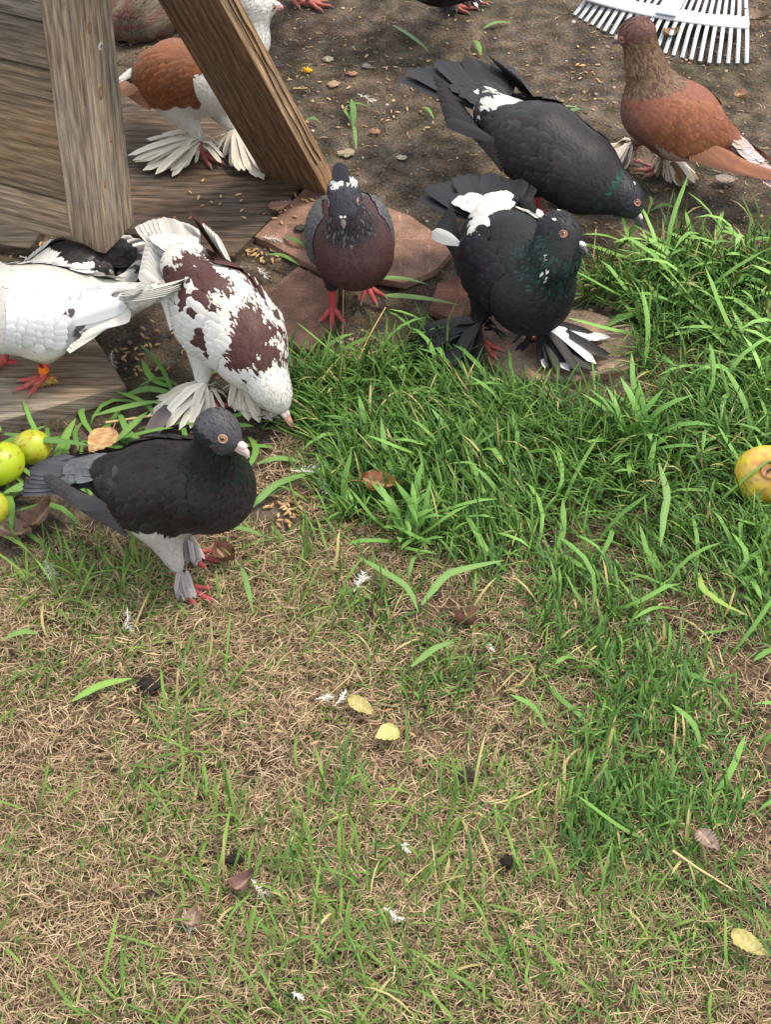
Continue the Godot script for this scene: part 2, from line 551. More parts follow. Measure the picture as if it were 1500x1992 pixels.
func make_pigeon(called: String, label: String, group: String, style: String, s: Dictionary) -> Node3D:
	tint_of = style
	var root_at := (s.M as Vector3) * Vector3(1, 0, 1)
	var root := thing(called, label, "pigeon", root_at, group)
	var T: Vector3 = s.T - root_at
	var R: Vector3 = s.R - root_at
	var M: Vector3 = s.M - root_at
	var B: Vector3 = s.B - root_at
	var N: Vector3 = s.N - root_at
	var H: Vector3 = s.H - root_at
	var K: Vector3 = s.K - root_at
	var z: float = s.get("size", 1.0)
	var fine: float = s.get("detail", 1.0)
	var X := (B - R).normalized()
	var Z := X.cross(Vector3.UP).normalized()
	var Y := Z.cross(X).normalized()
	var hd := (K - H).normalized()
	var hz := hd.cross(((H - N).normalized() + Vector3.UP * 0.6).normalized()).normalized()
	hz = hz.rotated(hd, s.get("roll", 0.0))
	var hy := hz.cross(hd).normalized()
	var fl := Flesh.new()
	var hs: float = z * s.get("head", 1.0)
	var ft2: float = z * s.get("fat", 1.0)
	var wwid: float = s.get("wing_width", 1.0)
	fl.add(H + hd * 0.007, H - hd * 0.007, 0.0158 * hs, 0.0185 * hs, 0, 0.012)
	fl.add(H + hd * 0.0165 - hy * 0.0045, H, 0.0055 * hs, 0.014 * hs, 0, 0.014)
	fl.add(H - hd * 0.007 - hy * 0.004, N, 0.0178 * hs, 0.022 * z * float(s.get("neck", 1.0)), 1, 0.018)
	var nk: float = s.get("neck", 1.0)
	fl.add(N, B + Y * 0.006, 0.0222 * z * nk, 0.036 * z * nk, 1, 0.025)
	fl.add(B, M, 0.042 * ft2, 0.046 * ft2, 3, 0.03)
	fl.add(B - Y * 0.008 + X * 0.004, B - Y * 0.012 - X * 0.03, 0.038 * ft2, 0.037 * ft2, 2, 0.03)
	fl.add(M, R, 0.046 * z, 0.023 * z, 3, 0.03)
	fl.add(R, R.lerp(T, s.get("tail_base", 0.4)), 0.023 * z, 0.010 * z, 4, 0.02)
	for sd: float in [-1.0, 1.0]:
		fl.add(B + Z * (sd * 0.027 * z * wwid) + Y * 0.008 - X * 0.004, R + X * 0.03 + Z * (sd * 0.022 * z * wwid) + Y * 0.008, 0.019 * z, 0.014 * z, 3, 0.02)
	var feet: Array = s.F
	var kn := []
	for k in feet.size():
		var ft: Vector3 = feet[k] - root_at
		var sd := -1.0 if (ft - M).dot(Z) < 0.0 else 1.0
		var hip := M.lerp(B, 0.15) + Z * (sd * 0.026 * z) - Y * 0.026 * z
		var knee := ft + Vector3(0, 0.034, 0) - X * Vector3(1, 0, 1) * 0.008
		kn.append(knee)
		if s.get("thighs", true):
			fl.add(hip, knee + Vector3(0, 0.006, 0), 0.024 * z, 0.0085 * z, 5, 0.016)
	var body := Buf.new()
	fl.net(body, 0.0045 if fine >= 1.0 else 0.006)
	# base colours of the skin-side down, then the legs joined on
	var qf := func(p: Vector3) -> Vector3:
		return Vector3((p - M).dot(X), (p - M).dot(Y), (p - M).dot(Z))
	var vn := body.v.size()
	for i in vn:
		var p := body.v[i]
		var zi := fl.zone[fl.nearest(p)]
		body.c[i] = tint(zi, qf.call(p), 0.5)
	var skin: Color = s.get("skin", lin(0.42, 0.06, 0.055))
	var muff: float = s.get("muff", 0.0)
	var fdir := (X * Vector3(1, 0, 1)).normalized()
	if s.has("fdir"): fdir = s.fdir
	for k in feet.size():
		foot(body, feet[k] - root_at, fdir.rotated(Vector3.UP, rng.randf_range(-0.25, 0.25)), kn[k], skin, muff > 0.0)
	var body_node := part("body", body.mesh(), feather_mat, root)
	# small contour feathers all over the body
	var coat := Buf.new()
	var want := int(10000 * fine * fine)
	var hw := [0.34, 0.42, 0.06]
	for k in want:
		var i := rng.randi() % vn
		var p := body.v[i]
		var n := body.n[i]
		p += Vector3(rng.randf_range(-1, 1), rng.randf_range(-1, 1), rng.randf_range(-1, 1)) * 0.003
		p -= n * fl.d(p)
		var si := fl.nearest(p)
		var zi := fl.zone[si]
		var f := fl.flow(p)
		f = (f - n * f.dot(n)).normalized()
		f = (f + n.cross(f) * rng.randf_range(-0.16, 0.16)).normalized()
		var ln: float = [0.0055, 0.0085, 0.0095, 0.0115, 0.013, 0.0085][zi] * rng.randf_range(0.8, 1.25)
		var q: Vector3 = qf.call(p)
		var along := clampf((p - (B + Y * 0.008)).dot((N - B).normalized()) / (N - B).length() * 0.6, 0.0, 1.0) if zi == 1 else 0.5
		if zi == 0:
			q = Vector3((p - H).dot(hd), (p - H).dot(hy), (p - H).dot(hz))
			if q.x > 0.0165: continue
		var c := tint(zi, q, along)
		c = stain(c, p + root_at)
		if s.has("marks"):
			for mk in s.marks:
				if mk[0] == zi and (q - (mk[1] as Vector3)).length() < float(mk[2]) * rng.randf_range(0.75, 1.25): c = mk[3]
		var ps := []
		var us := []
		var ws := []
		var c0 := []
		var c1 := []
		for j in 3:
			var t: float = [0.0, 0.55, 1.0][j]
			var pp := p + f * (ln * t)
			pp -= n * (fl.d(pp) - 0.0005 - 0.0007 * t)
			ps.append(pp)
			us.append((n + f * (0.25 * t - 0.1)).normalized())
			ws.append(float(hw[j]) * ln * (0.6 if zi == 1 else 0.72))
			var kk := 1.0 + 0.1 * t
			c0.append(Color(c.r * kk, c.g * kk, c.b * kk))
			var ke := 0.95 + 0.16 * t
			c1.append(Color(c.r * ke, c.g * ke, c.b * ke))
		coat.blade(ps, us, ws, 0.12, c0, c1, 0.12)
	var coat_node := part("plumage", coat.mesh(), feather_mat, root)
	coat_node.set_meta("kind", "stuff")
	# wings
	var droop: float = s.get("wing_drop", 0.0)
	for sd: float in [-1.0, 1.0]:
		var wing := Node3D.new()
		wing.name = "wing"
		root.add_child(wing, true)
		var tipside: float = s.get("tip_side", 0.022)
		var PT := R.lerp(T, s.get("wing_reach", 0.72)) + Z * (sd * tipside) + Y * (0.012 - droop * 0.3)
		# ten primaries and nine secondaries
		for k in range(8, -1, -1):
			var u := k / 8.0
			var ro := fl_surface(fl, M.lerp(R, 0.15 + 0.35 * u), (Z * sd * cos(-0.35 + 0.5 * u) + Y * sin(-0.35 + 0.5 * u)).normalized(), 0.006)
			var tp := PT.lerp(R.lerp(T, 0.12) + Z * (sd * (tipside + 0.014)) + Y * (0.002 - droop), u * 0.8) + Z * (sd * 0.002 * k)
			flight(wing, fl, ro, tp, (Z * sd + Y * 0.9).normalized(), 0.0085, 0.0028 + 0.0006 * (8 - k), tint(8, qf.call(ro), u, 0.3 if k < 8 else 0.9), s)
		for k in range(8, -1, -1):
			var u := k / 8.0
			var an := lerpf(-0.32, 0.85, u) - droop * 8.0
			var dr := (Z * sd * cos(an) + Y * sin(an)).normalized()
			var ro := fl_surface(fl, M.lerp(B, 0.1 - 0.3 * u), dr, 0.0015)
			var tp := fl_surface(fl, R.lerp(T, -0.10 + 0.14 * sin(u * PI) - 0.30 * smoothstep(0.45, 1.0, u)), (Z * sd * cos(an * 0.6 + 0.35) + Y * sin(an * 0.6 + 0.35)).normalized(), 0.006)
			flight(wing, fl, ro, tp, dr, 0.0098, 0.0034 + 0.0003 * k, tint(7 if style == "pied" or style == "white" else 8, qf.call(ro.lerp(tp, 0.5)), 0.9, 0.1 + 0.1 * k), s)
		# coverts, rows from the back of the wing to its front edge
		var rows := 8
		var cols := 11
		for c_ in range(cols - 1, -1, -1):
			for r_ in rows:
				var v := (r_ + (0.5 if c_ % 2 == 1 else 0.0) + rng.randf_range(-0.22, 0.22)) / rows
				var u := pow(clampf((c_ + rng.randf_range(-0.3, 0.3)) / (cols - 1), 0.0, 1.0), 1.15)
				var an := lerpf(lerpf(0.72, 1.05, u), lerpf(-0.42, -0.22, u), v) - droop * 8.0 * v
				var dr := (Z * sd * cos(an) + Y * sin(an)).normalized()
				var ax := (B + X * float(s.get("wing_front", 0.008))).lerp(R + X * (0.028 + 0.024 * (1.0 - v)), u)
				var ro := fl_surface(fl, ax, dr, 0.0022)
				var n := fl.grad(ro)
				var f := (-X + Y * (lerpf(-0.15, 0.30, u) * v + lerpf(0.1, -0.22, u) * (1.0 - v))).normalized()
				f = (f - n * f.dot(n)).normalized()
				var ln := lerpf(0.0135, 0.031, u) * rng.randf_range(0.85, 1.15) * z
				var wd := lerpf(0.0066, 0.0100, u) * z
				covert(wing, fl, ro, f, n, ln, wd, tint(7, qf.call(ro + f * ln * 0.6), u, v), style, u, v)
	# tail
	var tail := Node3D.new()
	tail.name = "tail"
	root.add_child(tail, true)
	var fan: float = s.get("fan", 0.22)
	var tx := (T - R).normalized()
	var tz := tx.cross(Y).normalized() * -1.0
	var ty := tx.cross(tz).normalized()
	if ty.dot(Y) < 0.0: ty = -ty
	var tl := (T - R).length()
	for k in 12:
		var e := (k - 5.5) / 5.5
		var an := e * fan
		var dirv := (tx * cos(an) + tz * sin(an)).normalized()
		var lift := (1.0 - absf(e)) * 0.007
		var ro := R + tx * 0.006 + tz * (e * 0.012) + ty * (lift * 0.6 + 0.004)
		var tp := R + dirv * (tl * rng.randf_range(0.97, 1.02)) + ty * (lift - 0.004 * absf(e) + float(s.get("tail_wave", 0.0)) * sin(k * 2.1)) + tz * (e * 0.008)
		var tb := Buf.new()
		long_feather(tb, [ro, ro.lerp(tp, 0.2), ro.lerp(tp, 0.4), ro.lerp(tp, 0.6), ro.lerp(tp, 0.8), ro.lerp(tp, 0.94), tp], ty, 0.0105 * z * (1.0 + 0.3 * fan), tint(6, Vector3(-0.1, 0, e * 0.03), (e + 1.0) * 0.5), s.get("tail_tip", 1.0))
		part("tail_feather", tb.mesh(), feather_mat, tail)
	var tcov := Buf.new()
	for k in 44:
		var e := rng.randf_range(-1, 1)
		var along := float(44 - k) / 44.0
		var p0 := R + tx * (along * tl * 0.38 - 0.004) + tz * (e * (0.016 + 0.018 * fan * along)) + ty * (0.0135 - 0.005 * absf(e) + (1.0 - along) * 0.008)
		var c := tint(10 if along > 0.3 else 4, qf.call(p0), along)
		var f := (tx + tz * (e * fan * 0.8) - ty * 0.08).normalized()
		long_feather(tcov, [p0, p0 + f * 0.012, p0 + f * 0.022, p0 + f * 0.03, p0 + f * 0.034], ty, 0.009, c, 1.0)
	var tn := part("tail_coverts", tcov.mesh(), feather_mat, tail)
	tn.set_meta("kind", "stuff")
	# head: bill, cere, eyes
	var bb := Buf.new()
	var bill: Color = s.get("bill", lin(0.05, 0.045, 0.05))
	var b0 := H + hd * 0.0185 * z - hy * 0.0045
	var bl: float = s.get("bill_len", 0.021)
	bb.tube([b0, b0 + hd * bl * 0.45 + hy * 0.0006, b0 + hd * bl * 0.8 - hy * 0.0008, b0 + hd * bl - hy * 0.004], [0.0058, 0.0048, 0.0036, 0.0009], [bill, bill, jit(bill, 0.05), Color(bill.r * 0.6, bill.g * 0.6, bill.b * 0.6)], 10, 0.8)
	bb.tube([b0 - hy * 0.003, b0 + hd * bl * 0.5 - hy * 0.0038, b0 + hd * bl * 0.86 - hy * 0.0042], [0.0042, 0.003, 0.001], [Color(bill.r * 0.8, bill.g * 0.8, bill.b * 0.8)], 8, 0.6)
	var bill_node := part("bill", bb.mesh(), bill_mat, root)
	var cb := Buf.new()
	var cere: Color = s.get("cere", lin(0.62, 0.55, 0.54))
	for sd: float in [-1.0, 1.0]:
		cb.ball(b0 + hd * 0.0075 + hy * 0.0036 + hz * (sd * 0.0022), hd * 0.0066, hy * 0.0031, hz * 0.0034, cere, 7, 10)
	part("cere", cb.mesh(), bill_mat, bill_node)
	for sd: float in [-1.0, 1.0]:
		var ep := fl_surface(fl, H + hd * 0.0075 + hy * 0.0005, (hz * sd + hd * 0.12).normalized(), -0.0012)
		var en := fl.grad(ep)
		en = (en + hz * sd).normalized()
		var e1 := en.cross(hy).normalized()
		var e2 := e1.cross(en).normalized()
		var eb := Buf.new()
		var ring := []
		var rr := []
		for k in 15:
			ring.append(ep + en * 0.0018 + (e1 * cos(TAU * k / 14.0) * 1.12 + e2 * sin(TAU * k / 14.0)) * 0.0041)
			rr.append(0.00095)
		eb.tube(ring, rr, [s.get("lid", lin(0.20, 0.15, 0.14))], 6)
		var eye := part("eye", eb.mesh(), skin_mat, root)
		var ib := Buf.new()
		ib.ball(ep, e1 * 0.0038, e2 * 0.0038, en * 0.0031, s.get("iris", lin(0.62, 0.20, 0.05)), 10, 16)
		part("iris", ib.mesh(), eye_mat, eye)
		var pb := Buf.new()
		pb.ball(ep + en * 0.0022, e1 * 0.0021, e2 * 0.0021, en * 0.0013, lin(0.004, 0.004, 0.004), 8, 12)
		part("pupil", pb.mesh(), eye_mat, eye)
	if s.has("crest"):
		var kb := Buf.new()
		for k in 44:
			var o := hz * rng.randf_range(-0.010, 0.010) + hd * rng.randf_range(-0.016, -0.004)
			var p0 := H + o + hy * 0.0135
			var p2 := H - hd * 0.026 + hy * 0.030 + o * 0.25
			long_feather(kb, [p0, p0.lerp(p2, 0.35) + hy * 0.002, p0.lerp(p2, 0.7) + hy * 0.002, p2], (hy + hd * 0.7).normalized(), 0.0042, tint(0, Vector3(9, 9, 9), 0.5), 1.0)
		var kn2 := part("crest", kb.mesh(), feather_mat, root)
		kn2.set_meta("kind", "stuff")
	# feathered legs and feet
	if muff > 0.0:
		for k in feet.size():
			var ft: Vector3 = feet[k] - root_at
			var mb := Buf.new()
			var md: Vector3 = s.muff_dir[k] if s.has("muff_dir") else Z * (-1.0 if (ft - M).dot(Z) < 0.0 else 1.0)
			md = (md * Vector3(1, 0, 1)).normalized()
			var cnt := 72
			for j in cnt:
				var h := rng.randf()
				var an := rng.randf_range(-1.15, 1.15)
				if j > cnt * 3 / 4: an = rng.randf_range(-PI, PI)
				var out := md.rotated(Vector3.UP, an)
				var ln := muff * (0.35 + 0.65 * pow(cos(clampf(an, -1.5, 1.5)), 2.0)) * rng.randf_range(0.75, 1.1)
				if j < cnt / 3:
					ln *= 0.6
				var p0 := ft + Vector3(0, 0.006 + 0.034 * h, 0) + out * 0.004
				var p3 := ft + out * ln + Vector3(0, 0.003 + 0.006 * rng.randf() + 0.005 * h, 0)
				p3 += out.cross(Vector3.UP) * (ln * rng.randf_range(-0.22, 0.22))
				var p1 := p0.lerp(p3.rotated(Vector3.UP, 0.0), 0.35) + Vector3(0, rng.randf_range(0.004, 0.011), 0)
				var p2 := p0.lerp(p3, 0.7) + Vector3(0, 0.005, 0)
				long_feather(mb, [p0, p0.lerp(p1, 0.5), p1, p2, p2.lerp(p3, 0.6), p3], (Vector3.UP + out * 0.5).normalized(), clampf(ln * rng.randf_range(0.065, 0.11), 0.0022, 0.0078), stain(tint(9, Vector3.ZERO, h, rng.randf()), p3 + root_at), rng.randf_range(0.72, 1.0))
			var mn := part("leg_feathers", mb.mesh(), feather_mat, root)
			mn.set_meta("kind", "stuff")
	return root

func fl_surface(fl: Flesh, o: Vector3, dir: Vector3, off: float) -> Vector3:
	var t := 0.16
	for k in 9:
		t -= (fl.d(o + dir * t) - off) * 0.95
		if t < 0.0: return o
	return o + dir * t

func long_feather(buf: Buf, ps: Array, up: Vector3, w: float, c: Color, tipk: float) -> void:
	var us := []
	var ws := []
	var c0 := []
	var c1 := []
	var m := ps.size()
	for j in m:
		var t := float(j) / (m - 1)
		us.append(up)
		ws.append(w * (0.30 + 0.70 * minf(1.0, t * 2.6)) * (sqrt(maxf(1.0 - pow(maxf(t - 0.62, 0.0) / 0.38, 2.0), 0.0)) if t > 0.62 else 1.0) + 0.0004)
		var kt := lerpf(1.0, tipk, smoothstep(0.75, 0.9, t))
		c0.append(Color(c.r * 0.8 * kt, c.g * 0.8 * kt, c.b * 0.8 * kt))
		var ke := (1.04 + 0.12 * t) * kt
		c1.append(Color(c.r * ke, c.g * ke, c.b * ke))
	buf.blade(ps, us, ws, 0.14, c0, c1, 0.22)

func flight(parent: Node3D, fl: Flesh, ro: Vector3, tp: Vector3, up: Vector3, w: float, off: float, c: Color, s: Dictionary) -> void:
	var ps := []
	for j in 8:
		var t: float = [0.0, 0.16, 0.33, 0.5, 0.66, 0.82, 0.94, 1.0][j]
		var p := ro.lerp(tp, t)
		var d := fl.d(p)
		if d < off:
			p += fl.grad(p) * (off - d)
		ps.append(p)
	var b := Buf.new()
	long_feather(b, ps, up, w, c, s.get("wing_tip", 0.9))
	part("flight_feather", b.mesh(), feather_mat, parent)

func covert(parent: Node3D, fl: Flesh, ro: Vector3, f: Vector3, n: Vector3, ln: float, w: float, c: Color, style: String, u: float, v: float) -> void:
	var ps := []
	var us := []
	var ws := []
	var c0 := []
	var c1 := []
	var dark_tip := style == "white" and ((u > 0.75 and v > 0.25 and v < 0.95) or (u > 0.5 and v > 0.7)) and rng.randf() < 0.75
	for j in 6:
		var t: float = [0.0, 0.3, 0.58, 0.8, 0.94, 1.0][j]
		var p := ro + f * (ln * t)
		p -= n * (fl.d(p) - 0.0022 - 0.0036 * t - 0.0015 * u)
		ps.append(p)
		us.append((n + f * 0.1 * t).normalized())
		ws.append(w * [0.55, 0.92, 1.0, 0.82, 0.46, 0.1][j])
		var kt := 1.0
		if dark_tip and t > 0.7: kt = 0.16
		c0.append(Color(c.r * 0.84 * kt, c.g * 0.84 * kt, c.b * 0.84 * kt))
		var ke := (1.0 + 0.34 * t * t if style != "white" and style != "pied" else 1.0 + 0.04 * t) * kt
		c1.append(Color(c.r * ke, c.g * ke, c.b * ke))
	var b := Buf.new()
	b.blade(ps, us, ws, 0.2, c0, c1, 0.3)
	part("covert_feather", b.mesh(), feather_mat, parent)

# ------------------------------------------------------------------ ground and grass
var lawn_poly := PackedVector2Array([Vector2(0.626, -2.248), Vector2(0.430, -2.231), Vector2(0.307, -2.218), Vector2(0.274, -2.185), Vector2(0.274, -2.073), Vector2(0.346, -2.029), Vector2(0.363, -1.959), Vector2(0.291, -1.879), Vector2(0.186, -1.866), Vector2(0.120, -1.903), Vector2(0.110, -1.994), Vector2(0.054, -2.019), Vector2(-0.040, -2.008), Vector2(-0.073, -1.989), Vector2(-0.116, -1.953), Vector2(-0.120, -1.854), Vector2(-0.156, -1.774), Vector2(-0.163, -1.699), Vector2(-0.084, -1.653), Vector2(-0.121, -1.614), Vector2(-0.168, -1.649), Vector2(-0.265, -1.599), Vector2(-0.363, -1.622), Vector2(-0.452, -1.588), Vector2(-0.591, -1.575), Vector2(-0.520, -0.731), Vector2(0.520, -0.731), Vector2(0.971, -2.248)])
var lush_poly := PackedVector2Array([Vector2(0.639, -2.239), Vector2(0.429, -2.228), Vector2(0.307, -2.216), Vector2(0.275, -2.178), Vector2(0.275, -2.068), Vector2(0.346, -2.025), Vector2(0.364, -1.956), Vector2(0.290, -1.877), Vector2(0.186, -1.864), Vector2(0.120, -1.900), Vector2(0.103, -1.989), Vector2(0.054, -2.016), Vector2(-0.040, -2.003), Vector2(-0.116, -1.953), Vector2(-0.119, -1.864), Vector2(-0.069, -1.774), Vector2(-0.052, -1.699), Vector2(-0.062, -1.609), Vector2(-0.029, -1.584), Vector2(0.058, -1.575), Vector2(0.104, -1.533), Vector2(0.133, -1.415), Vector2(0.162, -1.271), Vector2(0.195, -1.154), Vector2(0.434, -1.088), Vector2(0.648, -1.142), Vector2(0.933, -2.239)])
var loose_poly := PackedVector2Array([Vector2(-0.506, -1.774), Vector2(-0.435, -1.804), Vector2(-0.328, -1.864), Vector2(-0.240, -1.900), Vector2(-0.173, -1.854), Vector2(-0.177, -1.804), Vector2(-0.262, -1.774), Vector2(-0.356, -1.774), Vector2(-0.378, -1.699), Vector2(-0.416, -1.662), Vector2(-0.481, -1.618)])
var heap_poly := PackedVector2Array([Vector2(0.282, -2.178), Vector2(0.357, -2.216), Vector2(0.635, -2.216), Vector2(0.563, -1.813), Vector2(0.405, -1.864), Vector2(0.377, -1.959), Vector2(0.288, -2.082)])
# patches of greener grass in the worn turf: x, z, radii, strength
var tufts := [[-0.347, -1.546, 0.064, 0.046, 0.90], [-0.162, -1.400, 0.038, 0.045, 0.50], [-0.106, -1.601, 0.065, 0.047, 0.80], [-0.057, -1.231, 0.039, 0.046, 0.70], [-0.184, -1.211, 0.061, 0.039, 0.60], [-0.094, -1.129, 0.074, 0.043, 0.60], [0.085, -1.469, 0.073, 0.055, 0.50], [-0.393, -1.377, 0.038, 0.037, 0.60], [-0.051, -1.493, 0.085, 0.048, 0.45], [-0.053, -1.064, 0.077, 0.046, 0.60], [-0.235, -0.997, 0.084, 0.038, 0.50], [0.050, -1.142, 0.100, 0.055, 0.50], [0.109, -1.024, 0.104, 0.050, 0.45], [0.242, -1.070, 0.121, 0.052, 0.45], [-0.339, -1.070, 0.044, 0.029, 0.40], [0.077, -1.231, 0.083, 0.040, 0.50], [0.202, -1.173, 0.076, 0.057, 0.60], [-0.023, -0.986, 0.093, 0.032, 0.50], [-0.212, -1.306, 0.064, 0.028, 0.30]]
var bare := [[-0.252, -1.392, 0.022, 0.013, 1.00], [-0.297, -1.348, 0.032, 0.016, 0.70], [0.054, -1.327, 0.064, 0.043, 0.30], [-0.351, -1.192, 0.036, 0.019, 0.60]]

func patch(list: Array, x: float, z: float) -> float:
	var s := 0.0
	for e in list:
		var dx := (x - float(e[0])) / float(e[2])
		var dz := (z - float(e[1])) / float(e[3])
		s = maxf(s, float(e[4]) * exp(-(dx * dx + dz * dz) * 0.9))
	return s

func inside(poly: PackedVector2Array, x: float, z: float, wob: float) -> bool:
	return Geometry2D.is_point_in_polygon(Vector2(x + wob * noise.get_noise_2d(x * 22, z * 22), z + wob * noise.get_noise_2d(x * 22 + 50, z * 22)), poly)

func ground_y(x: float, z: float) -> float:
	return 0.006 * noise.get_noise_2d(x * 6, z * 6) + 0.0025 * noise.get_noise_2d(x * 40, z * 40) - 0.003

func grass_mesh(bend: float, hw: float, fold: float, curl := 0.0) -> ArrayMesh:
	var b := Buf.new()
	var ps := []
	var us := []
	var ws := []
	var c0 := []
	var c1 := []
	var p := Vector3.ZERO
	var m := 6
	for k in m:
		var t := float(k) / (m - 1)
		var a := bend * t * t
		ps.append(p + Vector3(0, 0, curl * sin(t * 4.0)))
		us.append(Vector3(-cos(a), sin(a), 0))
		ws.append(hw * (0.55 + 1.3 * t if t < 0.3 else (0.94 if t < 0.7 else 0.94 * (1.0 - pow((t - 0.7) / 0.3, 1.6)) + 0.04)))
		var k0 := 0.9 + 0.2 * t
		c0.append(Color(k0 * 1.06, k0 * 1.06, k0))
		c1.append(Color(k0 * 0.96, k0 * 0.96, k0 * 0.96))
		p += Vector3(sin(a), cos(a), 0) / (m - 1)
	b.blade(ps, us, ws, fold, c0, c1, 0.2)
	return b.mesh()

func scatter(called: String, label: String, category: String, piece: String, meshes: Array, rows: Array, mat: Material) -> void:
	var o := thing(called, label, category)
	o.set_meta("kind", "stuff")
	for k in meshes.size():
		var buf: PackedFloat32Array = rows[k]
		var mm := MultiMesh.new()
		mm.transform_format = MultiMesh.TRANSFORM_3D
		mm.use_colors = true
		mm.mesh = meshes[k]
		mm.instance_count = buf.size() / 16
		mm.buffer = buf
		var mi := MultiMeshInstance3D.new()
		mi.name = piece
		mi.multimesh = mm
		mi.material_override = mat
		mi.set_meta("kind", "stuff")
		o.add_child(mi, true)

func put(rows: Array, k: int, at: Vector3, yaw: float, tilt: float, ln: float, wd: float, c: Color, roll := 0.0) -> void:
	var b := Basis(Vector3.UP, yaw) * Basis(Vector3(0, 0, 1), -tilt) * Basis(Vector3.UP, roll)
	var x := b.x * ln
	var y := b.y * ln
	var w := b.z * (wd / 0.02)
	var r: PackedFloat32Array = rows[k]
	r.append_array(PackedFloat32Array([x.x, y.x, w.x, at.x, x.y, y.y, w.y, at.y, x.z, y.z, w.z, at.z, c.r, c.g, c.b, 1.0]))
	rows[k] = r

func empties(k: int) -> Array:
	var a := []
	for i in k: a.append(PackedFloat32Array())
	return a

func build_ground() -> void:
	var b := Buf.new()
	var xs := []
	var zs := []
	for v in [-60.0, -20.0, -8.0, -4.0, -2.5, -1.8]: xs.append(v)
	for k in 161: xs.append(-1.2 + 2.4 * k / 160.0)
	for v in [1.8, 2.5, 4.0, 8.0, 20.0, 60.0]: xs.append(v)
	for v in [-60.0, -25.0, -12.0, -7.0, -5.0]: zs.append(v)
	for k in 191: zs.append(-4.0 + 3.4 * k / 190.0)
	for v in [-0.3, 0.5, 2.0, 6.0, 20.0, 60.0]: zs.append(v)
	var nx := xs.size()
	for z in zs:
		for x in xs:
			var y := ground_y(x, z)
			var e := 0.012
			var n := Vector3(y - ground_y(x + e, z), e, y - ground_y(x, z + e)).normalized()
			var c := lin(0.175, 0.132, 0.098)
			var g1 := noise.get_noise_2d(x * 7 + 20, z * 7)
			var g2 := noise.get_noise_2d(x * 16, z * 16 + 30)
			var k := 1.08 + 0.28 * g1 + 0.25 * g2
			c = Color(c.r * k, c.g * k, c.b * k)
			if g2 > 0.12: c = c.lerp(lin(0.075, 0.075, 0.035), minf((g2 - 0.12) * 2.0, 0.5))
			if inside(lawn_poly, x, z, 0.03): c = lin(0.18, 0.12, 0.078)
			b.vert(Vector3(x, y, z), n, c, Vector2(x, z))
	for r in zs.size() - 1:
		for q in nx - 1:
			b.quad(r * nx + q, r * nx + q + 1, (r + 1) * nx + q + 1, (r + 1) * nx + q)
	var o := single("ground", b.mesh(), tex_mat(gray_noise(640, 640, 9, 9, 3, 0.35, 1.0), 0.9, 0.35, 2.2), Vector3.ZERO, "brown trodden soil under the pigeons and the grass", "ground")
	o.set_meta("kind", "structure")

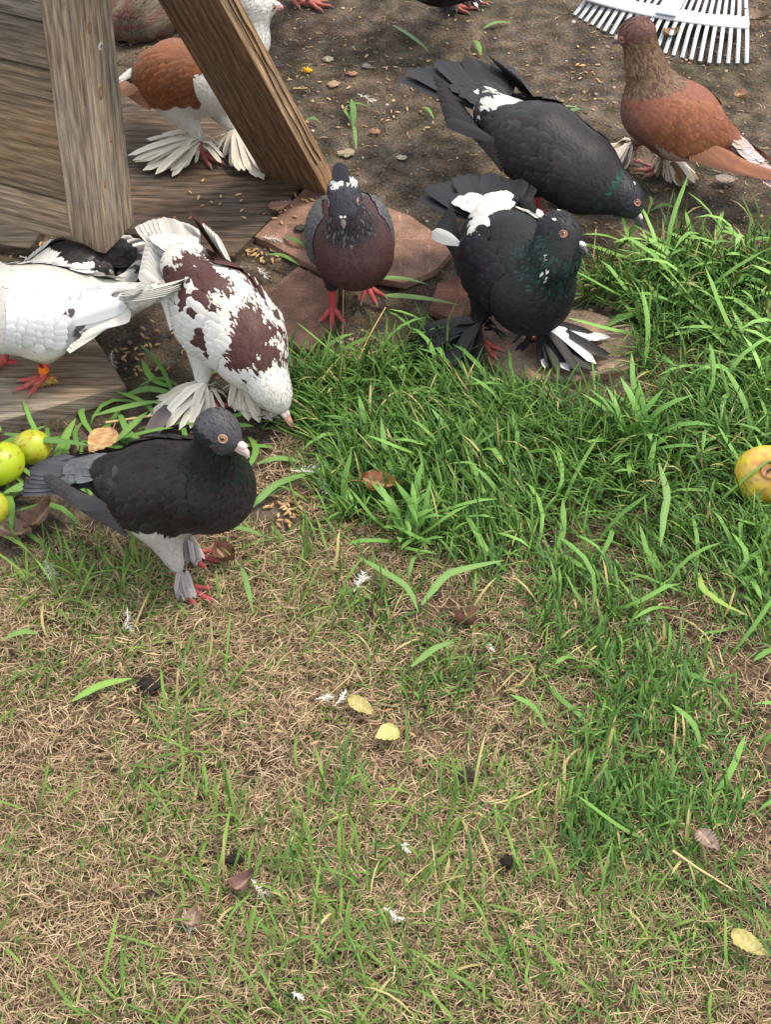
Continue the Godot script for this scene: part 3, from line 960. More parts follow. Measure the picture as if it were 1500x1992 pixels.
func build_grass() -> void:
	var gm := vmat(0.55, 0.35)
	gm.backlight_enabled = true
	gm.backlight = Color(0.3, 0.3, 0.3)
	# fine green blades
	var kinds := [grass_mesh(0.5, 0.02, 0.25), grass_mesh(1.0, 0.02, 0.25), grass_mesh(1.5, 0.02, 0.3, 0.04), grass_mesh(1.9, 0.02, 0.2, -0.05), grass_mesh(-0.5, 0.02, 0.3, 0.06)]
	var rows := empties(5)
	for k in 280000:
		var x := rng.randf_range(-1.15, 1.15)
		var z := rng.randf_range(-2.78, -0.62)
		if absf(x) > 0.45 - z * 0.24 + 0.05: continue
		if not inside(lawn_poly, x, z, 0.05): continue
		var lush := inside(lush_poly, x, z, 0.24)
		var cl := noise.get_noise_2d(x * 14 + 9, z * 14)
		var den := 0.0
		if lush:
			den = 0.52 + 0.75 * cl
			den = lerpf(den, 0.24 + 0.85 * cl, smoothstep(-1.62, -1.40, z))
		else:
			den = 0.44 + 0.75 * cl + 0.22 * smoothstep(-0.15, 0.15, x) + 0.1 * smoothstep(-1.2, -1.0, z) + 0.75 * patch(tufts, x, z) - patch(bare, x, z)
			den = maxf(den, 0.09)
		if rng.randf() > den: continue
		var ln := rng.randf_range(0.035, 0.085) if lush else rng.randf_range(0.006, 0.020)
		if lush: ln *= lerpf(1.0, 0.62, smoothstep(-1.75, -1.4, z))
		if not lush and rng.randf() < 0.022 + 0.2 * patch(tufts, x, z): ln = rng.randf_range(0.035, 0.075)
		var wd := rng.randf_range(0.0008, 0.0017) * (1.0 if ln > 0.03 else 0.8)
		var yaw := rng.randf() * TAU
		if rng.randf() < 0.4: yaw = 4.0 * noise.get_noise_2d(x * 4, z * 4 + 7) + rng.randf_range(-0.6, 0.6) + 2.6
		var tilt := rng.randf_range(0.15, 1.3) if lush else rng.randf_range(0.3, 1.45)
		var hue := rng.randf()
		var c := lin(0.044, 0.108, 0.013).lerp(lin(0.125, 0.240, 0.042), hue * hue)
		if rng.randf() < 0.25: c = lin(0.046, 0.118, 0.026)
		if not lush: c = c.lerp(lin(0.18, 0.26, 0.05), 0.6 * rng.randf())
		if rng.randf() < 0.05: c = lin(0.34, 0.29, 0.12)
		c = jit(c, 0.15)
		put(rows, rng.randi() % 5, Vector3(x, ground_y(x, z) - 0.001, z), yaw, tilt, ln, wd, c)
	scatter("lawn_grass", "green lawn grass, lush on one side and sparse on the worn side", "grass", "grass_blades", kinds, rows, gm)
	# dry thatch
	var tm := vmat(0.75, 0.25)
	var tk := [grass_mesh(0.12, 0.02, 0.3, 0.02), grass_mesh(0.45, 0.02, 0.3, -0.04), grass_mesh(-0.3, 0.02, 0.3, 0.07)]
	rows = empties(3)
	for k in 640000:
		var x := rng.randf_range(-1.1, 1.1)
		var z := rng.randf_range(-2.7, -0.62)
		if absf(x) > 0.45 - z * 0.24 + 0.05: continue
		if not inside(lawn_poly, x, z, 0.04): continue
		var lush := inside(lush_poly, x, z, 0.24)
		var den := 0.16 if lush else 0.82 + 0.5 * noise.get_noise_2d(x * 12, z * 12 + 80)
		if lush: den = lerpf(den, 0.5, smoothstep(-1.65, -1.40, z))
		den -= 0.7 * patch(bare, x, z)
		if rng.randf() > den: continue
		var ln := rng.randf_range(0.006, 0.024)
		var tone := rng.randf()
		var c := lin(0.40, 0.28, 0.18).lerp(lin(0.60, 0.46, 0.30), tone * tone)
		if rng.randf() < 0.25: c = lin(0.28, 0.185, 0.12)
		put(rows, rng.randi() % 3, Vector3(x, ground_y(x, z) + rng.randf_range(0.0, 0.008), z), rng.randf() * TAU, rng.randf_range(1.1, 1.65), ln, rng.randf_range(0.00022, 0.00055), jit(c, 0.2), rng.randf() * TAU)
	scatter("dry_thatch", "pale dead grass stems matted over the worn lawn", "dead grass", "dead_stems", tk, rows, tm)
	# broad blades
	var bk := [grass_mesh(0.7, 0.02, 0.4, 0.03), grass_mesh(1.3, 0.02, 0.35, -0.05), grass_mesh(1.7, 0.02, 0.3, 0.08), grass_mesh(0.2, 0.02, 0.45, -0.03)]
	rows = empties(4)
	for k in 5200:
		var x := rng.randf_range(-0.8, 1.1)
		var z := rng.randf_range(-2.6, -0.9)
		var c := lin(0.150, 0.300, 0.062).lerp(lin(0.095, 0.205, 0.042), rng.randf())
		var ln := rng.randf_range(0.06, 0.13)
		var wd := rng.randf_range(0.0026, 0.0050)
		var yaw := rng.randf() * TAU
		var tilt := rng.randf_range(0.5, 1.35)
		if inside(heap_poly, x, z, 0.05):
			if rng.randf() > 0.9: continue
			yaw = PI + rng.randf_range(-0.9, 0.9) if rng.randf() < 0.7 else yaw
			c = c.lerp(lin(0.22, 0.40, 0.10), rng.randf())
		elif inside(loose_poly, x, z, 0.03):
			if rng.randf() > 0.85: continue
			tilt = rng.randf_range(1.1, 1.5)
			ln *= 0.85
			wd *= 1.05
		elif inside(lush_poly, x, z, 0.05):
			if rng.randf() > (0.42 if z < -1.5 else 0.10): continue
			ln *= 0.85
			wd *= 0.8
		else:
			continue
		put(rows, rng.randi() % 4, Vector3(x, ground_y(x, z) + rng.randf_range(0.0, 0.012), z), yaw, tilt, ln, wd, jit(c, 0.12))
	scatter("broad_grass", "broad pale green grass blades lying among the lush grass", "grass", "broad_blades", bk, rows, gm)
	# crumbs of soil, husks and chips on the bare ground
	var cm := vmat(0.85, 0.3)
	var ck := []
	for q in 4:
		var b := Buf.new()
		b.ball(Vector3.ZERO, Vector3(1, 0, 0), Vector3(0, 0.55, 0), Vector3(0, 0, 0.75), Color.WHITE, 4, 6)
		for i in b.v.size():
			b.v[i] *= 1.0 + 0.5 * noise.get_noise_3d(b.v[i].x * 90 + q * 30, b.v[i].y * 90, b.v[i].z * 90)
		ck.append(b.mesh())
	ck.append(grass_mesh(0.4, 0.02, 0.3, 0.05))
	rows = empties(5)
	for k in 46000:
		var x := rng.randf_range(-1.1, 1.1)
		var z := rng.randf_range(-3.6, -1.2)
		if absf(x) > 0.42 - z * 0.24 + 0.05: continue
		if inside(lawn_poly, x, z, 0.02) and rng.randf() < 0.9: continue
		var kind := rng.randi() % 4
		var r := 0.0007 + 0.0036 * pow(rng.randf(), 4.0)
		var c := lin(0.12, 0.085, 0.058).lerp(lin(0.21, 0.155, 0.11), rng.randf())
		var w := rng.randf()
		if w < 0.10: c = lin(0.36, 0.25, 0.15)
		elif w < 0.13: c = lin(0.045, 0.034, 0.028)
		elif w < 0.15: c = lin(0.45, 0.42, 0.37)
		elif w < 0.18: c = lin(0.25, 0.12, 0.075)
		if noise.get_noise_2d(x * 9, z * 9 + 200) < -0.05 and rng.randf() < 0.5: continue
		if rng.randf() < 0.09:
			put(rows, 4, Vector3(x, ground_y(x, z) + 0.002, z), rng.randf() * TAU, 1.5, rng.randf_range(0.005, 0.016), rng.randf_range(0.0003, 0.0010), lin(0.38, 0.29, 0.17))
		else:
			put(rows, kind, Vector3(x, ground_y(x, z) + r * 0.2, z), rng.randf() * TAU, rng.randf_range(-0.3, 0.3), r, 0.02 * r * rng.randf_range(0.7, 1.5), jit(c, 0.25))
	scatter("soil_crumbs", "crumbs, husks and chips strewn over the bare soil", "debris", "crumbs", ck, rows, cm)

# a flat piece of board, tile or stone of given outline with chamfered rim
func slab(outline: PackedVector2Array, y0: float, y1: float, ch: float, col: Color, o: Vector3, wob := 0.0) -> ArrayMesh:
	var b := Buf.new()
	var cen := Vector2.ZERO
	for p in outline: cen += p / outline.size()
	var ring := []
	for k in outline.size():
		var p := outline[k]
		var q := outline[(k + 1) % outline.size()]
		var m := maxi(2, int((q - p).length() / 0.012))
		for j in m:
			var r := p.lerp(q, float(j) / m)
			ring.append(r + Vector2(noise.get_noise_2d(r.x * 60, r.y * 60), noise.get_noise_2d(r.x * 60 + 30, r.y * 60)) * wob)
	var cnt := ring.size()
	var a := []
	var tops := []
	var c0 := b.vert(Vector3(cen.x, y1, cen.y) - o, Vector3.UP, col, cen)
	for k in cnt:
		var r: Vector2 = ring[k]
		var t: Vector2 = (ring[(k + 1) % cnt] - ring[(k + cnt - 1) % cnt])
		var nrm := Vector3(t.y, 0, -t.x).normalized()
		if nrm.dot(Vector3(r.x - cen.x, 0, r.y - cen.y)) < 0.0: nrm = -nrm
		var ri := Vector3(r.x, 0, r.y) - nrm * ch
		tops.append(b.vert(Vector3(ri.x, y1, ri.z) - o, Vector3.UP, col, Vector2(ri.x, ri.z)))
		a.append([b.vert(Vector3(r.x, y1 - ch, r.y) - o, nrm, col, r + Vector2(0, ch)), b.vert(Vector3(r.x, y0, r.y) - o, nrm, col, r + Vector2(0, y1 - y0 + ch))])
	for k in cnt:
		var k2 := (k + 1) % cnt
		b.tri(c0, tops[k], tops[k2])
		b.quad(tops[k], tops[k2], a[k2][0], a[k][0])
		b.quad(a[k][0], a[k2][0], a[k2][1], a[k][1])
	return b.mesh()

func place(called: String, outline: PackedVector2Array, y0: float, y1: float, ch: float, col: Color, mat: Material, label: String, category: String, wob := 0.0, group := "") -> MeshInstance3D:
	var c := Vector2.ZERO
	for p in outline: c += p / outline.size()
	var o := Vector3(c.x, 0, c.y)
	return single(called, slab(outline, y0, y1, ch, col, o, wob), mat, o, label, category, group)

func plank(parent: Node3D, called: String, o: Vector3, x: Vector3, y: Vector3, z: Vector3, col: Color, mat: Material, label := "") -> MeshInstance3D:
	var b := Buf.new()
	b.box(Vector3.ZERO, x, y, z, 0.0016, col, Vector2(0.5, rng.randf()))
	var m := part(called, b.mesh(), mat, parent, label)
	m.position = o - parent.position
	return m

func build_wood() -> void:
	var grain := gray_noise(384, 1400, 5.0, 92, 2, 0.44, 1.0, 1)
	var gray_wood := tex_mat(grain, 0.8, 0.1, 1.0)
	var a := Vector3(-0.912, 0, -0.41)
	var bdir := Vector3(0.41, 0, -0.912)
	var c := Vector3(-0.356, 0.12, -2.021)
	var t := thing("wooden_trestle", "weathered wooden trestle with plank panel, corner post and splayed leg", "trestle", Vector3(c.x, 0, c.z))
	var H := 0.36
	var up := Vector3.UP
	# corner post, its rear strip, and the boards that butt against it
	plank(t, "post", c + a * 0.025 + bdir * 0.025 + up * H, up * H, a * 0.025, bdir * 0.025, lin(0.44, 0.34, 0.245), gray_wood, "pale corner post with knots and a screw")
	plank(t, "strip", c + a * 0.022 + bdir * 0.0655 + up * (H + 0.0), up * H, a * 0.020, bdir * 0.0125, lin(0.42, 0.335, 0.245), gray_wood)
	var ys := [0.12, 0.182, 0.366, 0.428, 0.55, 0.70, 0.835]
	var cols := [lin(0.46, 0.345, 0.235), lin(0.34, 0.245, 0.16), lin(0.25, 0.20, 0.155), lin(0.34, 0.275, 0.21), lin(0.2, 0.16, 0.12), lin(0.2, 0.16, 0.12)]
	for k in 6:
		var h: float = (ys[k + 1] - ys[k]) * 0.5 - 0.0012
		plank(t, "board", c + a * (0.0515 + 0.45) + bdir * (0.016 + 0.001 * (k % 2)) + up * (float(ys[k]) + h - 0.12), a * 0.45, up * h, bdir * 0.011, cols[k], gray_wood)
	plank(t, "post", c + a * 0.985 + bdir * 0.03 + up * (H - 0.06), up * (H + 0.06), a * 0.03, bdir * 0.03, lin(0.36, 0.275, 0.19), gray_wood)
	plank(t, "top_rail", c + a * 0.5 + bdir * 0.035 + up * (2 * H + 0.02), a * 0.55, bdir * 0.05, up * 0.018, lin(0.3, 0.23, 0.16), gray_wood)
	# the splayed leg
	var leg_mat := tex_mat(gray_noise(320, 1200, 5.0, 110, 5, 0.42, 1.0, 1), 0.75, 0.06, 1.0)
	var pa := Vector3(-0.174, 0, -2.3846)
	var pb := Vector3(-0.0803, 0, -2.3342)
	var ax := Vector3(-0.25, 0.866, 0.434).normalized()
	var w := pb - pa
	w = (w - ax * w.dot(ax))
	var nn := ax.cross(w).normalized()
	if nn.z > 0.0: nn = -nn
	var wv := w.normalized()
	var leg := Buf.new()
	var half := w.length() * 0.5
	var mid := (pa + pb) * 0.5
	var th := 0.03
	# cut level with the ground at the foot
	var verts := []
	for e in [[-1, 0], [1, 0], [1, 1], [-1, 1]]:
		var p: Vector3 = mid + wv * (half * float(e[0])) + nn * (th * float(e[1]))
		var foot_p: Vector3 = p - ax * (p.y / ax.y)
		verts.append([foot_p + ax * 0.004, p + ax * 0.83])
	var lc := lin(0.29, 0.175, 0.105)
	var ec := lin(0.62, 0.39, 0.225)
	var fcs := [[0, 1, -nn, lc], [1, 2, wv, ec], [2, 3, nn, lc], [3, 0, -wv, ec]]
	for f in fcs:
		var p0: Vector3 = verts[f[0]][0]
		var p1: Vector3 = verts[f[1]][0]
		var p2: Vector3 = verts[f[1]][1]
		var p3: Vector3 = verts[f[0]][1]
		var uw := (p1 - p0).length()
		var sh := (p1 - p0).normalized() * 0.0014
		var n: Vector3 = f[2]
		var q := [leg.vert(p0 + sh, n, f[3], Vector2(0, 0)), leg.vert(p1 - sh, n, f[3], Vector2(0, uw)), leg.vert(p2 - sh, n, f[3], Vector2(0.9, uw)), leg.vert(p3 + sh, n, f[3], Vector2(0.9, 0))]
		leg.quad(q[0], q[1], q[2], q[3])
	for k in 4:
		var f1: Array = fcs[k]
		var f2: Array = fcs[(k + 1) % 4]
		var ia := k * 4 + 1
		var ib := ((k + 1) % 4) * 4
		leg.quad(ia, ib, ib + 3, ia + 1)
	var e0 := leg.v.size()
	for k in 4: leg.vert(verts[k][0], Vector3.DOWN, lc, Vector2(verts[k][0].x, verts[k][0].z))
	for k in 4: leg.vert(verts[k][1], Vector3.UP, lc, Vector2(verts[k][1].x, verts[k][1].z))
	leg.quad(e0, e0 + 1, e0 + 2, e0 + 3)
	leg.quad(e0 + 4, e0 + 5, e0 + 6, e0 + 7)
	for i in leg.v.size(): leg.v[i] -= t.position
	part("leg", leg.mesh(), leg_mat, t, "dark plank leg with split pale edge")
	# long split in the edge of the leg
	var sp := Buf.new()
	for k in 2:
		var s0: Vector3 = verts[1][0].lerp(verts[2][0], 0.35 + 0.3 * k) + wv * 0.0008
		var s1: Vector3 = verts[1][1].lerp(verts[2][1], 0.42 + 0.2 * k) + wv * 0.0008
		var pts := []
		var rad := []
		for j in 24:
			pts.append(s0.lerp(s1, 0.1 + 0.85 * j / 23.0) + nn * (0.003 * noise.get_noise_2d(j * 9, k * 50)) - t.position)
			rad.append(0.0009 + 0.0008 * absf(noise.get_noise_2d(j * 14, k * 30 + 9)))
		sp.tube(pts, rad, [lin(0.07, 0.04, 0.025)], 5, 0.5)
	part("split", sp.mesh(), plain_mat, t)
	# screw heads
	for h: float in [0.392]:
		var o := c + bdir * 0.0405 + up * (h - 0.12)
		var nB := -a
		var sb := Buf.new()
		var u2 := up
		var w2 := nB.cross(up).normalized()
		sb.ball(Vector3.ZERO, w2 * 0.0056, u2 * 0.0056, nB * 0.0012, lin(0.42, 0.41, 0.38), 8, 16)
		var s := part("screw", sb.mesh(), metal_mat, t)
		s.position = o - t.position + nB * 0.0004
		var cr := Buf.new()
		cr.box(nB * 0.0012, w2 * 0.0026, u2 * 0.00025, nB * 0.0006, 0.0001, lin(0.04, 0.04, 0.04))
		cr.box(nB * 0.00125, w2 * 0.00025, u2 * 0.0026, nB * 0.0006, 0.0001, lin(0.04, 0.04, 0.04))
		part("cross_slot", cr.mesh(), plain_mat, s)
	for k in [[0.335, 0.030, 0.010, 0.006], [0.215, 0.018, 0.007, 0.004], [0.265, 0.042, 0.006, 0.0035], [0.425, 0.022, 0.009, 0.005]]:
		var kb := Buf.new()
		kb.ball(Vector3.ZERO, up * float(k[2]), -a * 0.0011, bdir * float(k[3]), lin(0.24, 0.135, 0.08), 8, 16)
		for i in kb.v.size():
			var d := Vector2(kb.v[i].dot(up) / float(k[2]), kb.v[i].dot(bdir) / float(k[3])).length()
			kb.c[i] = lin(0.27, 0.165, 0.10) * (0.75 + 0.25 * cos(d * 14.0))
		var kn := part("knot", kb.mesh(), plain_mat, t)
		kn.position = c + bdir * float(k[1]) + up * (float(k[0]) - 0.12) - t.position
	# boards on the ground
	var floor_mat := tex_mat(gray_noise(320, 1000, 6, 80, 9, 0.35, 1.0, 1), 0.75, 0.08, 1.0)
	place("floor_board", PackedVector2Array([Vector2(-0.123, -2.349), Vector2(-0.208, -2.176), Vector2(-0.410, -2.251), Vector2(-0.508, -2.686), Vector2(-0.262, -2.623)]), 0.0, 0.012, 0.002, lin(0.20, 0.145, 0.105), floor_mat, "dark damp wooden sheet on the ground below the splayed leg", "board", 0.0015)
	var g2 := place("weathered_plank", PackedVector2Array([Vector2(-0.583, -1.926), Vector2(-0.379, -1.989), Vector2(-0.325, -1.884), Vector2(-0.474, -1.811), Vector2(-0.550, -1.774)]), -0.004, 0.018, 0.002, lin(0.40, 0.31, 0.235), gray_wood, "weathered gray plank lying under the white ringed pigeon", "plank", 0.0012)
	place("floor_board", PackedVector2Array([Vector2(-0.592, -2.306), Vector2(-0.475, -2.248), Vector2(-0.489, -2.191), Vector2(-0.578, -2.216)]), 0.0, 0.014, 0.002, lin(0.14, 0.11, 0.085), gray_wood, "short gray board lying under the trestle panel", "board", 0.0012)
	# scored red tiles
	var tile_mat := tex_mat(gray_noise(512, 512, 4, 4, 21, 0.35, 1.0, 2), 0.8, 0.06, 5.0)
	place("tile", PackedVector2Array([Vector2(-0.182, -2.228), Vector2(-0.118, -2.349), Vector2(-0.037, -2.322), Vector2(0.036, -2.280), Vector2(0.095, -2.201), Vector2(0.070, -2.148), Vector2(0.028, -2.115), Vector2(-0.035, -2.132), Vector2(-0.085, -2.144)]), 0.0, 0.010, 0.0015, lin(0.40, 0.235, 0.175), tile_mat, "largest red-brown scored tile, under the purple-breasted pigeon", "tile", 0.0025, "red-brown scored tiles")
	place("tile", PackedVector2Array([Vector2(-0.159, -2.093), Vector2(-0.119, -2.154), Vector2(-0.062, -2.103), Vector2(-0.066, -2.025), Vector2(-0.096, -1.965), Vector2(-0.129, -1.983)]), 0.0, 0.011, 0.0015, lin(0.40, 0.225, 0.165), tile_mat, "red-brown scored tile with chipped corner beside the pied pigeon", "tile", 0.0025, "red-brown scored tiles")
	place("tile", PackedVector2Array([Vector2(0.058, -2.057), Vector2(0.069, -2.118), Vector2(0.108, -2.136), Vector2(0.120, -2.071), Vector2(0.101, -2.025)]), 0.0, 0.009, 0.0015, lin(0.30, 0.14, 0.10), tile_mat, "darker red tile fragment at the rim of the grass beside the white-banded pigeon", "tile", 0.0025, "red-brown scored tiles")
	var stone_mat := tex_mat(gray_noise(512, 512, 7, 7, 31, 0.5, 1.0, 0), 0.9, 0.25, 3.0)
	place("stone_slab", PackedVector2Array([Vector2(0.104, -1.991), Vector2(0.136, -2.045), Vector2(0.211, -2.057), Vector2(0.265, -2.050), Vector2(0.326, -2.016), Vector2(0.344, -1.969), Vector2(0.304, -1.921), Vector2(0.241, -1.903), Vector2(0.182, -1.903), Vector2(0.138, -1.928)]), -0.01, 0.013, 0.004, lin(0.40, 0.285, 0.205), stone_mat, "flat sandstone slab under the feet of the white-banded black pigeon", "stone", 0.006)
	var rk := Buf.new()
	var rc := Vector3(-0.4111, 0, -2.8633)
	rk.ball(Vector3(0, 0.03, 0), Vector3(0.085, 0, 0), Vector3(0, 0.06, 0), Vector3(0, 0, 0.075), lin(0.33, 0.25, 0.205), 20, 28)
	for i in rk.v.size():
		var q := rk.v[i]
		rk.v[i] = q * (1.0 + 0.3 * noise.get_noise_3d(q.x * 120, q.y * 120, q.z * 120)) * Vector3(1, 1, 1)
		var red := clampf(noise.get_noise_3d(q.x * 200, q.y * 200 + 40, q.z * 200) * 3.0, 0.0, 1.0)
		rk.c[i] = lin(0.30, 0.25, 0.19).lerp(lin(0.30, 0.13, 0.11), red)
		rk.u[i] = Vector2(q.x + q.z, q.y)
	single("stone_block", rk.mesh(), stone_mat, rc, "pinkish weathered stone behind the trestle post", "stone")

func build_rake() -> void:
	var piv := Vector3(0.6475, 0.0, -3.3432)
	var t := thing("leaf_rake", "white metal fan rake lying on the soil behind the rust pigeon", "rake", piv)
	var white := lin(0.44, 0.47, 0.50)
	for k in 23:
		var a := deg_to_rad(-36.3 + 29.4 * k / 22.0)
		var d := Vector3(sin(a), 0, cos(a))
		var s := Vector3(cos(a), 0, -sin(a))
		var r1 := 0.632 - 0.064 * pow(absf(k - 18.0) / 18.0, 1.3)
		var b := Buf.new()
		var pts := [d * 0.10 + Vector3(0, 0.03, 0), d * 0.30 + Vector3(0, 0.026, 0), d * (r1 - 0.13) + Vector3(0, 0.022, 0), d * (r1 - 0.06) + Vector3(0, 0.020, 0), d * (r1 - 0.047) + Vector3(0, 0.018, 0), d * (r1 - 0.006) + Vector3(0, 0.005, 0), d * r1 + Vector3(0, 0.003, 0)]
		var prev := []
		for j in pts.size():
			var tt: Vector3 = (pts[mini(j + 1, 6)] - pts[maxi(j - 1, 0)]) as Vector3
			var nn := s.cross(tt).normalized()
			if nn.y < 0.0: nn = -nn
			var hw := 0.0014 + 0.0017 * minf(1.0, j / 2.0)
			var ring := []
			for e in [[-1, 1], [1, 1], [1, -1], [-1, -1]]:
				ring.append(b.vert(pts[j] + s * (hw * e[0]) + nn * (0.0012 * e[1]), (nn * e[1] + s * e[0] * 0.6).normalized(), (jit(white, 0.22) if j < 5 else jit(lin(0.33, 0.36, 0.40), 0.12))))
			if j > 0:
				for e in 4: b.quad(prev[e], prev[(e + 1) % 4], ring[(e + 1) % 4], ring[e])
			prev = ring
		part("tine", b.mesh(), metal_mat, t)
	# the band that ties the tines together, with its crimps
	var bb := Buf.new()
	var prev2 := []
	for k in 61:
		var a := deg_to_rad(-36.6 + 30.0 * k / 60.0)
		var d := Vector3(sin(a), 0, cos(a))
		var row := []
		for e in [[-0.015, 0.0], [-0.013, 0.004], [0.013, 0.004], [0.015, 0.0], [0.015, -0.004], [-0.015, -0.004]]:
			var rr: float = 0.530 + e[0] + (0.0032 * sin(k * 2.0) if e[0] < 0.0 else 0.0)
			row.append(bb.vert(d * rr + Vector3(0, 0.025 + e[1], 0), Vector3(0, 1 if e[1] >= 0.0 else -1, 0) + d * (0.8 * signf(e[0])) * (1.0 if absf(e[0]) > 0.014 else 0.1), lin(0.58, 0.59, 0.59)))
		if prev2.size() > 0:
			for e in 6: bb.quad(prev2[e], prev2[(e + 1) % 6], row[(e + 1) % 6], row[e])
		prev2 = row
	part("band", bb.mesh(), metal_mat, t)
	var pl := Buf.new()
	var ac := deg_to_rad(-20.8)
	var dc := Vector3(sin(ac), 0, cos(ac))
	var sc := Vector3(cos(ac), 0, -sin(ac))
	pl.box(dc * 0.325 + Vector3(0, 0.0315, 0), dc * 0.222, Vector3(0, 0.0012, 0), sc * 0.017, 0.0008, lin(0.36, 0.43, 0.52))
	part("spring_plate", pl.mesh(), metal_mat, t)
	var hn := Buf.new()
	hn.tube([dc * 0.12 + Vector3(0, 0.035, 0), -dc * 0.1 + Vector3(0, 0.05, 0), -dc * 1.2 + Vector3(0, 0.02, 0)], [0.016, 0.014, 0.014], [lin(0.35, 0.22, 0.12)], 12)
	part("handle", hn.mesh(), plain_mat, t)

# ------------------------------------------------------------------ small things
func apple(at: Vector3, r: float, axis: Vector3, label: String, c0: Color, c1: Color, amount: float, seed_: float) -> void:
	var t := thing("apple", label, "apple", at, "fallen apples")
	var b := Buf.new()
	var y := axis.normalized()
	var x := y.cross(Vector3(0.3, 0.2, 1)).normalized()
	var z := x.cross(y)
	var prev := []
	for k in 33:
		var th := PI * k / 32.0
		var ring := []
		for a in 40:
			var ph := TAU * a / 40.0
			var rr := r * (1.0 + 0.03 * sin(ph * 5.0) * pow(sin(th * 0.5), 2.0) + 0.03 * sin(ph + seed_))
			var dimple := 0.42 * exp(-pow(th / 0.34, 2.0)) + 0.22 * exp(-pow((PI - th) / 0.28, 2.0))
			var p := (x * cos(ph) + z * sin(ph)) * (rr * sin(th)) + y * (r * 0.88 * cos(th) * (1.0 - dimple))
			var nn := ((x * cos(ph) + z * sin(ph)) * sin(th) + y * (cos(th) * (1.0 - 2.2 * exp(-pow(th / 0.3, 2.0))))).normalized()
			var m := clampf(noise.get_noise_3d(p.x * 300 + seed_ * 20, p.y * 300, p.z * 300) * 0.9 + amount * 0.5 + amount * 3.2 * exp(-pow(th / 0.85, 2.0)), 0.0, 1.0)
			var c := c0.lerp(c1, m)
			if noise.get_noise_3d(p.x * 2600, p.y * 2600, p.z * 2600 + seed_) > 0.38: c = c.lerp(lin(0.18, 0.10, 0.03), 0.7)
			if th < 0.4: c = c.lerp(lin(0.20, 0.11, 0.05), 1.0 - th / 0.4)
			ring.append(b.vert(p, nn, c))
		if prev.size() > 0:
			for a in 40: b.quad(prev[a], prev[(a + 1) % 40], ring[(a + 1) % 40], ring[a])
		prev = ring
	part("fruit", b.mesh(), apple_mat, t)
	var s := Buf.new()
	s.tube([y * r * 0.46, y * r * 0.75 + x * r * 0.04, y * r * 0.98 + x * r * 0.14], [0.0016, 0.0013, 0.0018], [lin(0.13, 0.08, 0.05)], 7)
	part("stalk", s.mesh(), plain_mat, t)

func leaf(at: Vector3, dir: Vector3, ln: float, wd: float, c0: Color, c1: Color, curl: float, label: String, group := "fallen leaves", tooth := 0.04) -> void:
	var b := Buf.new()
	var d := (dir * Vector3(1, 0, 1)).normalized()
	var s := d.cross(Vector3.UP).normalized()
	var prev := []
	var sd := rng.randf() * 100.0
	for k in 19:
		var t := k / 18.0
		var w := wd * sin(PI * pow(t, 0.72)) * (1.0 - 0.25 * t) * 1.12 * (1.0 + tooth * (1.0 if k % 2 == 0 else -1.0)) + 0.0006
		var row := []
		for j in 9:
			var e := (j - 4) / 4.0
			var h := 0.006 + curl * (e * e * 0.6 + 0.5 * pow(t - 0.45, 2.0) * 4.0) * wd + 0.0022 * noise.get_noise_2d(t * 60 + sd, e * 40) + (0.0012 if absf(fposmod(t * 6.0 - absf(e) * 1.4, 1.0) - 0.5) < 0.12 else 0.0)
			var c := c0.lerp(c1, clampf(noise.get_noise_2d(t * 40 + sd, e * 30 + 7) * 2.0 + 0.5, 0, 1))
			if j == 4: c = c.lerp(lin(0.5, 0.36, 0.2), 0.5)
			elif absf(fposmod(t * 6.0 - absf(e) * 1.4, 1.0) - 0.5) < 0.1: c = c.lerp(lin(0.4, 0.28, 0.15), 0.3)
			row.append(b.vert(d * (ln * (t - 0.5)) + s * (w * e) + Vector3(0, h, 0), Vector3.UP, c))
		if prev.size() > 0:
			for j in 8: b.quad(prev[j], prev[j + 1], row[j + 1], row[j])
		prev = row
	# true normals
	var acc := PackedVector3Array()
	acc.resize(b.v.size())
	for k in range(0, b.i.size(), 3):
		var g := (b.v[b.i[k + 2]] - b.v[b.i[k]]).cross(b.v[b.i[k + 1]] - b.v[b.i[k]])
		for q in 3: acc[b.i[k + q]] += g
	for k in b.v.size(): b.n[k] = acc[k].normalized()
	b.tube([d * (-ln * 0.5), d * (-ln * 0.62) + Vector3(0, 0.004, 0), d * (-ln * 0.78) + s * ln * 0.05 + Vector3(0, 0.003, 0)], [0.0009, 0.0008, 0.0009], [lin(0.32, 0.15, 0.07)], 5)
	single("fallen_leaf", b.mesh(), leaf_mat, at, label, "leaf", group)

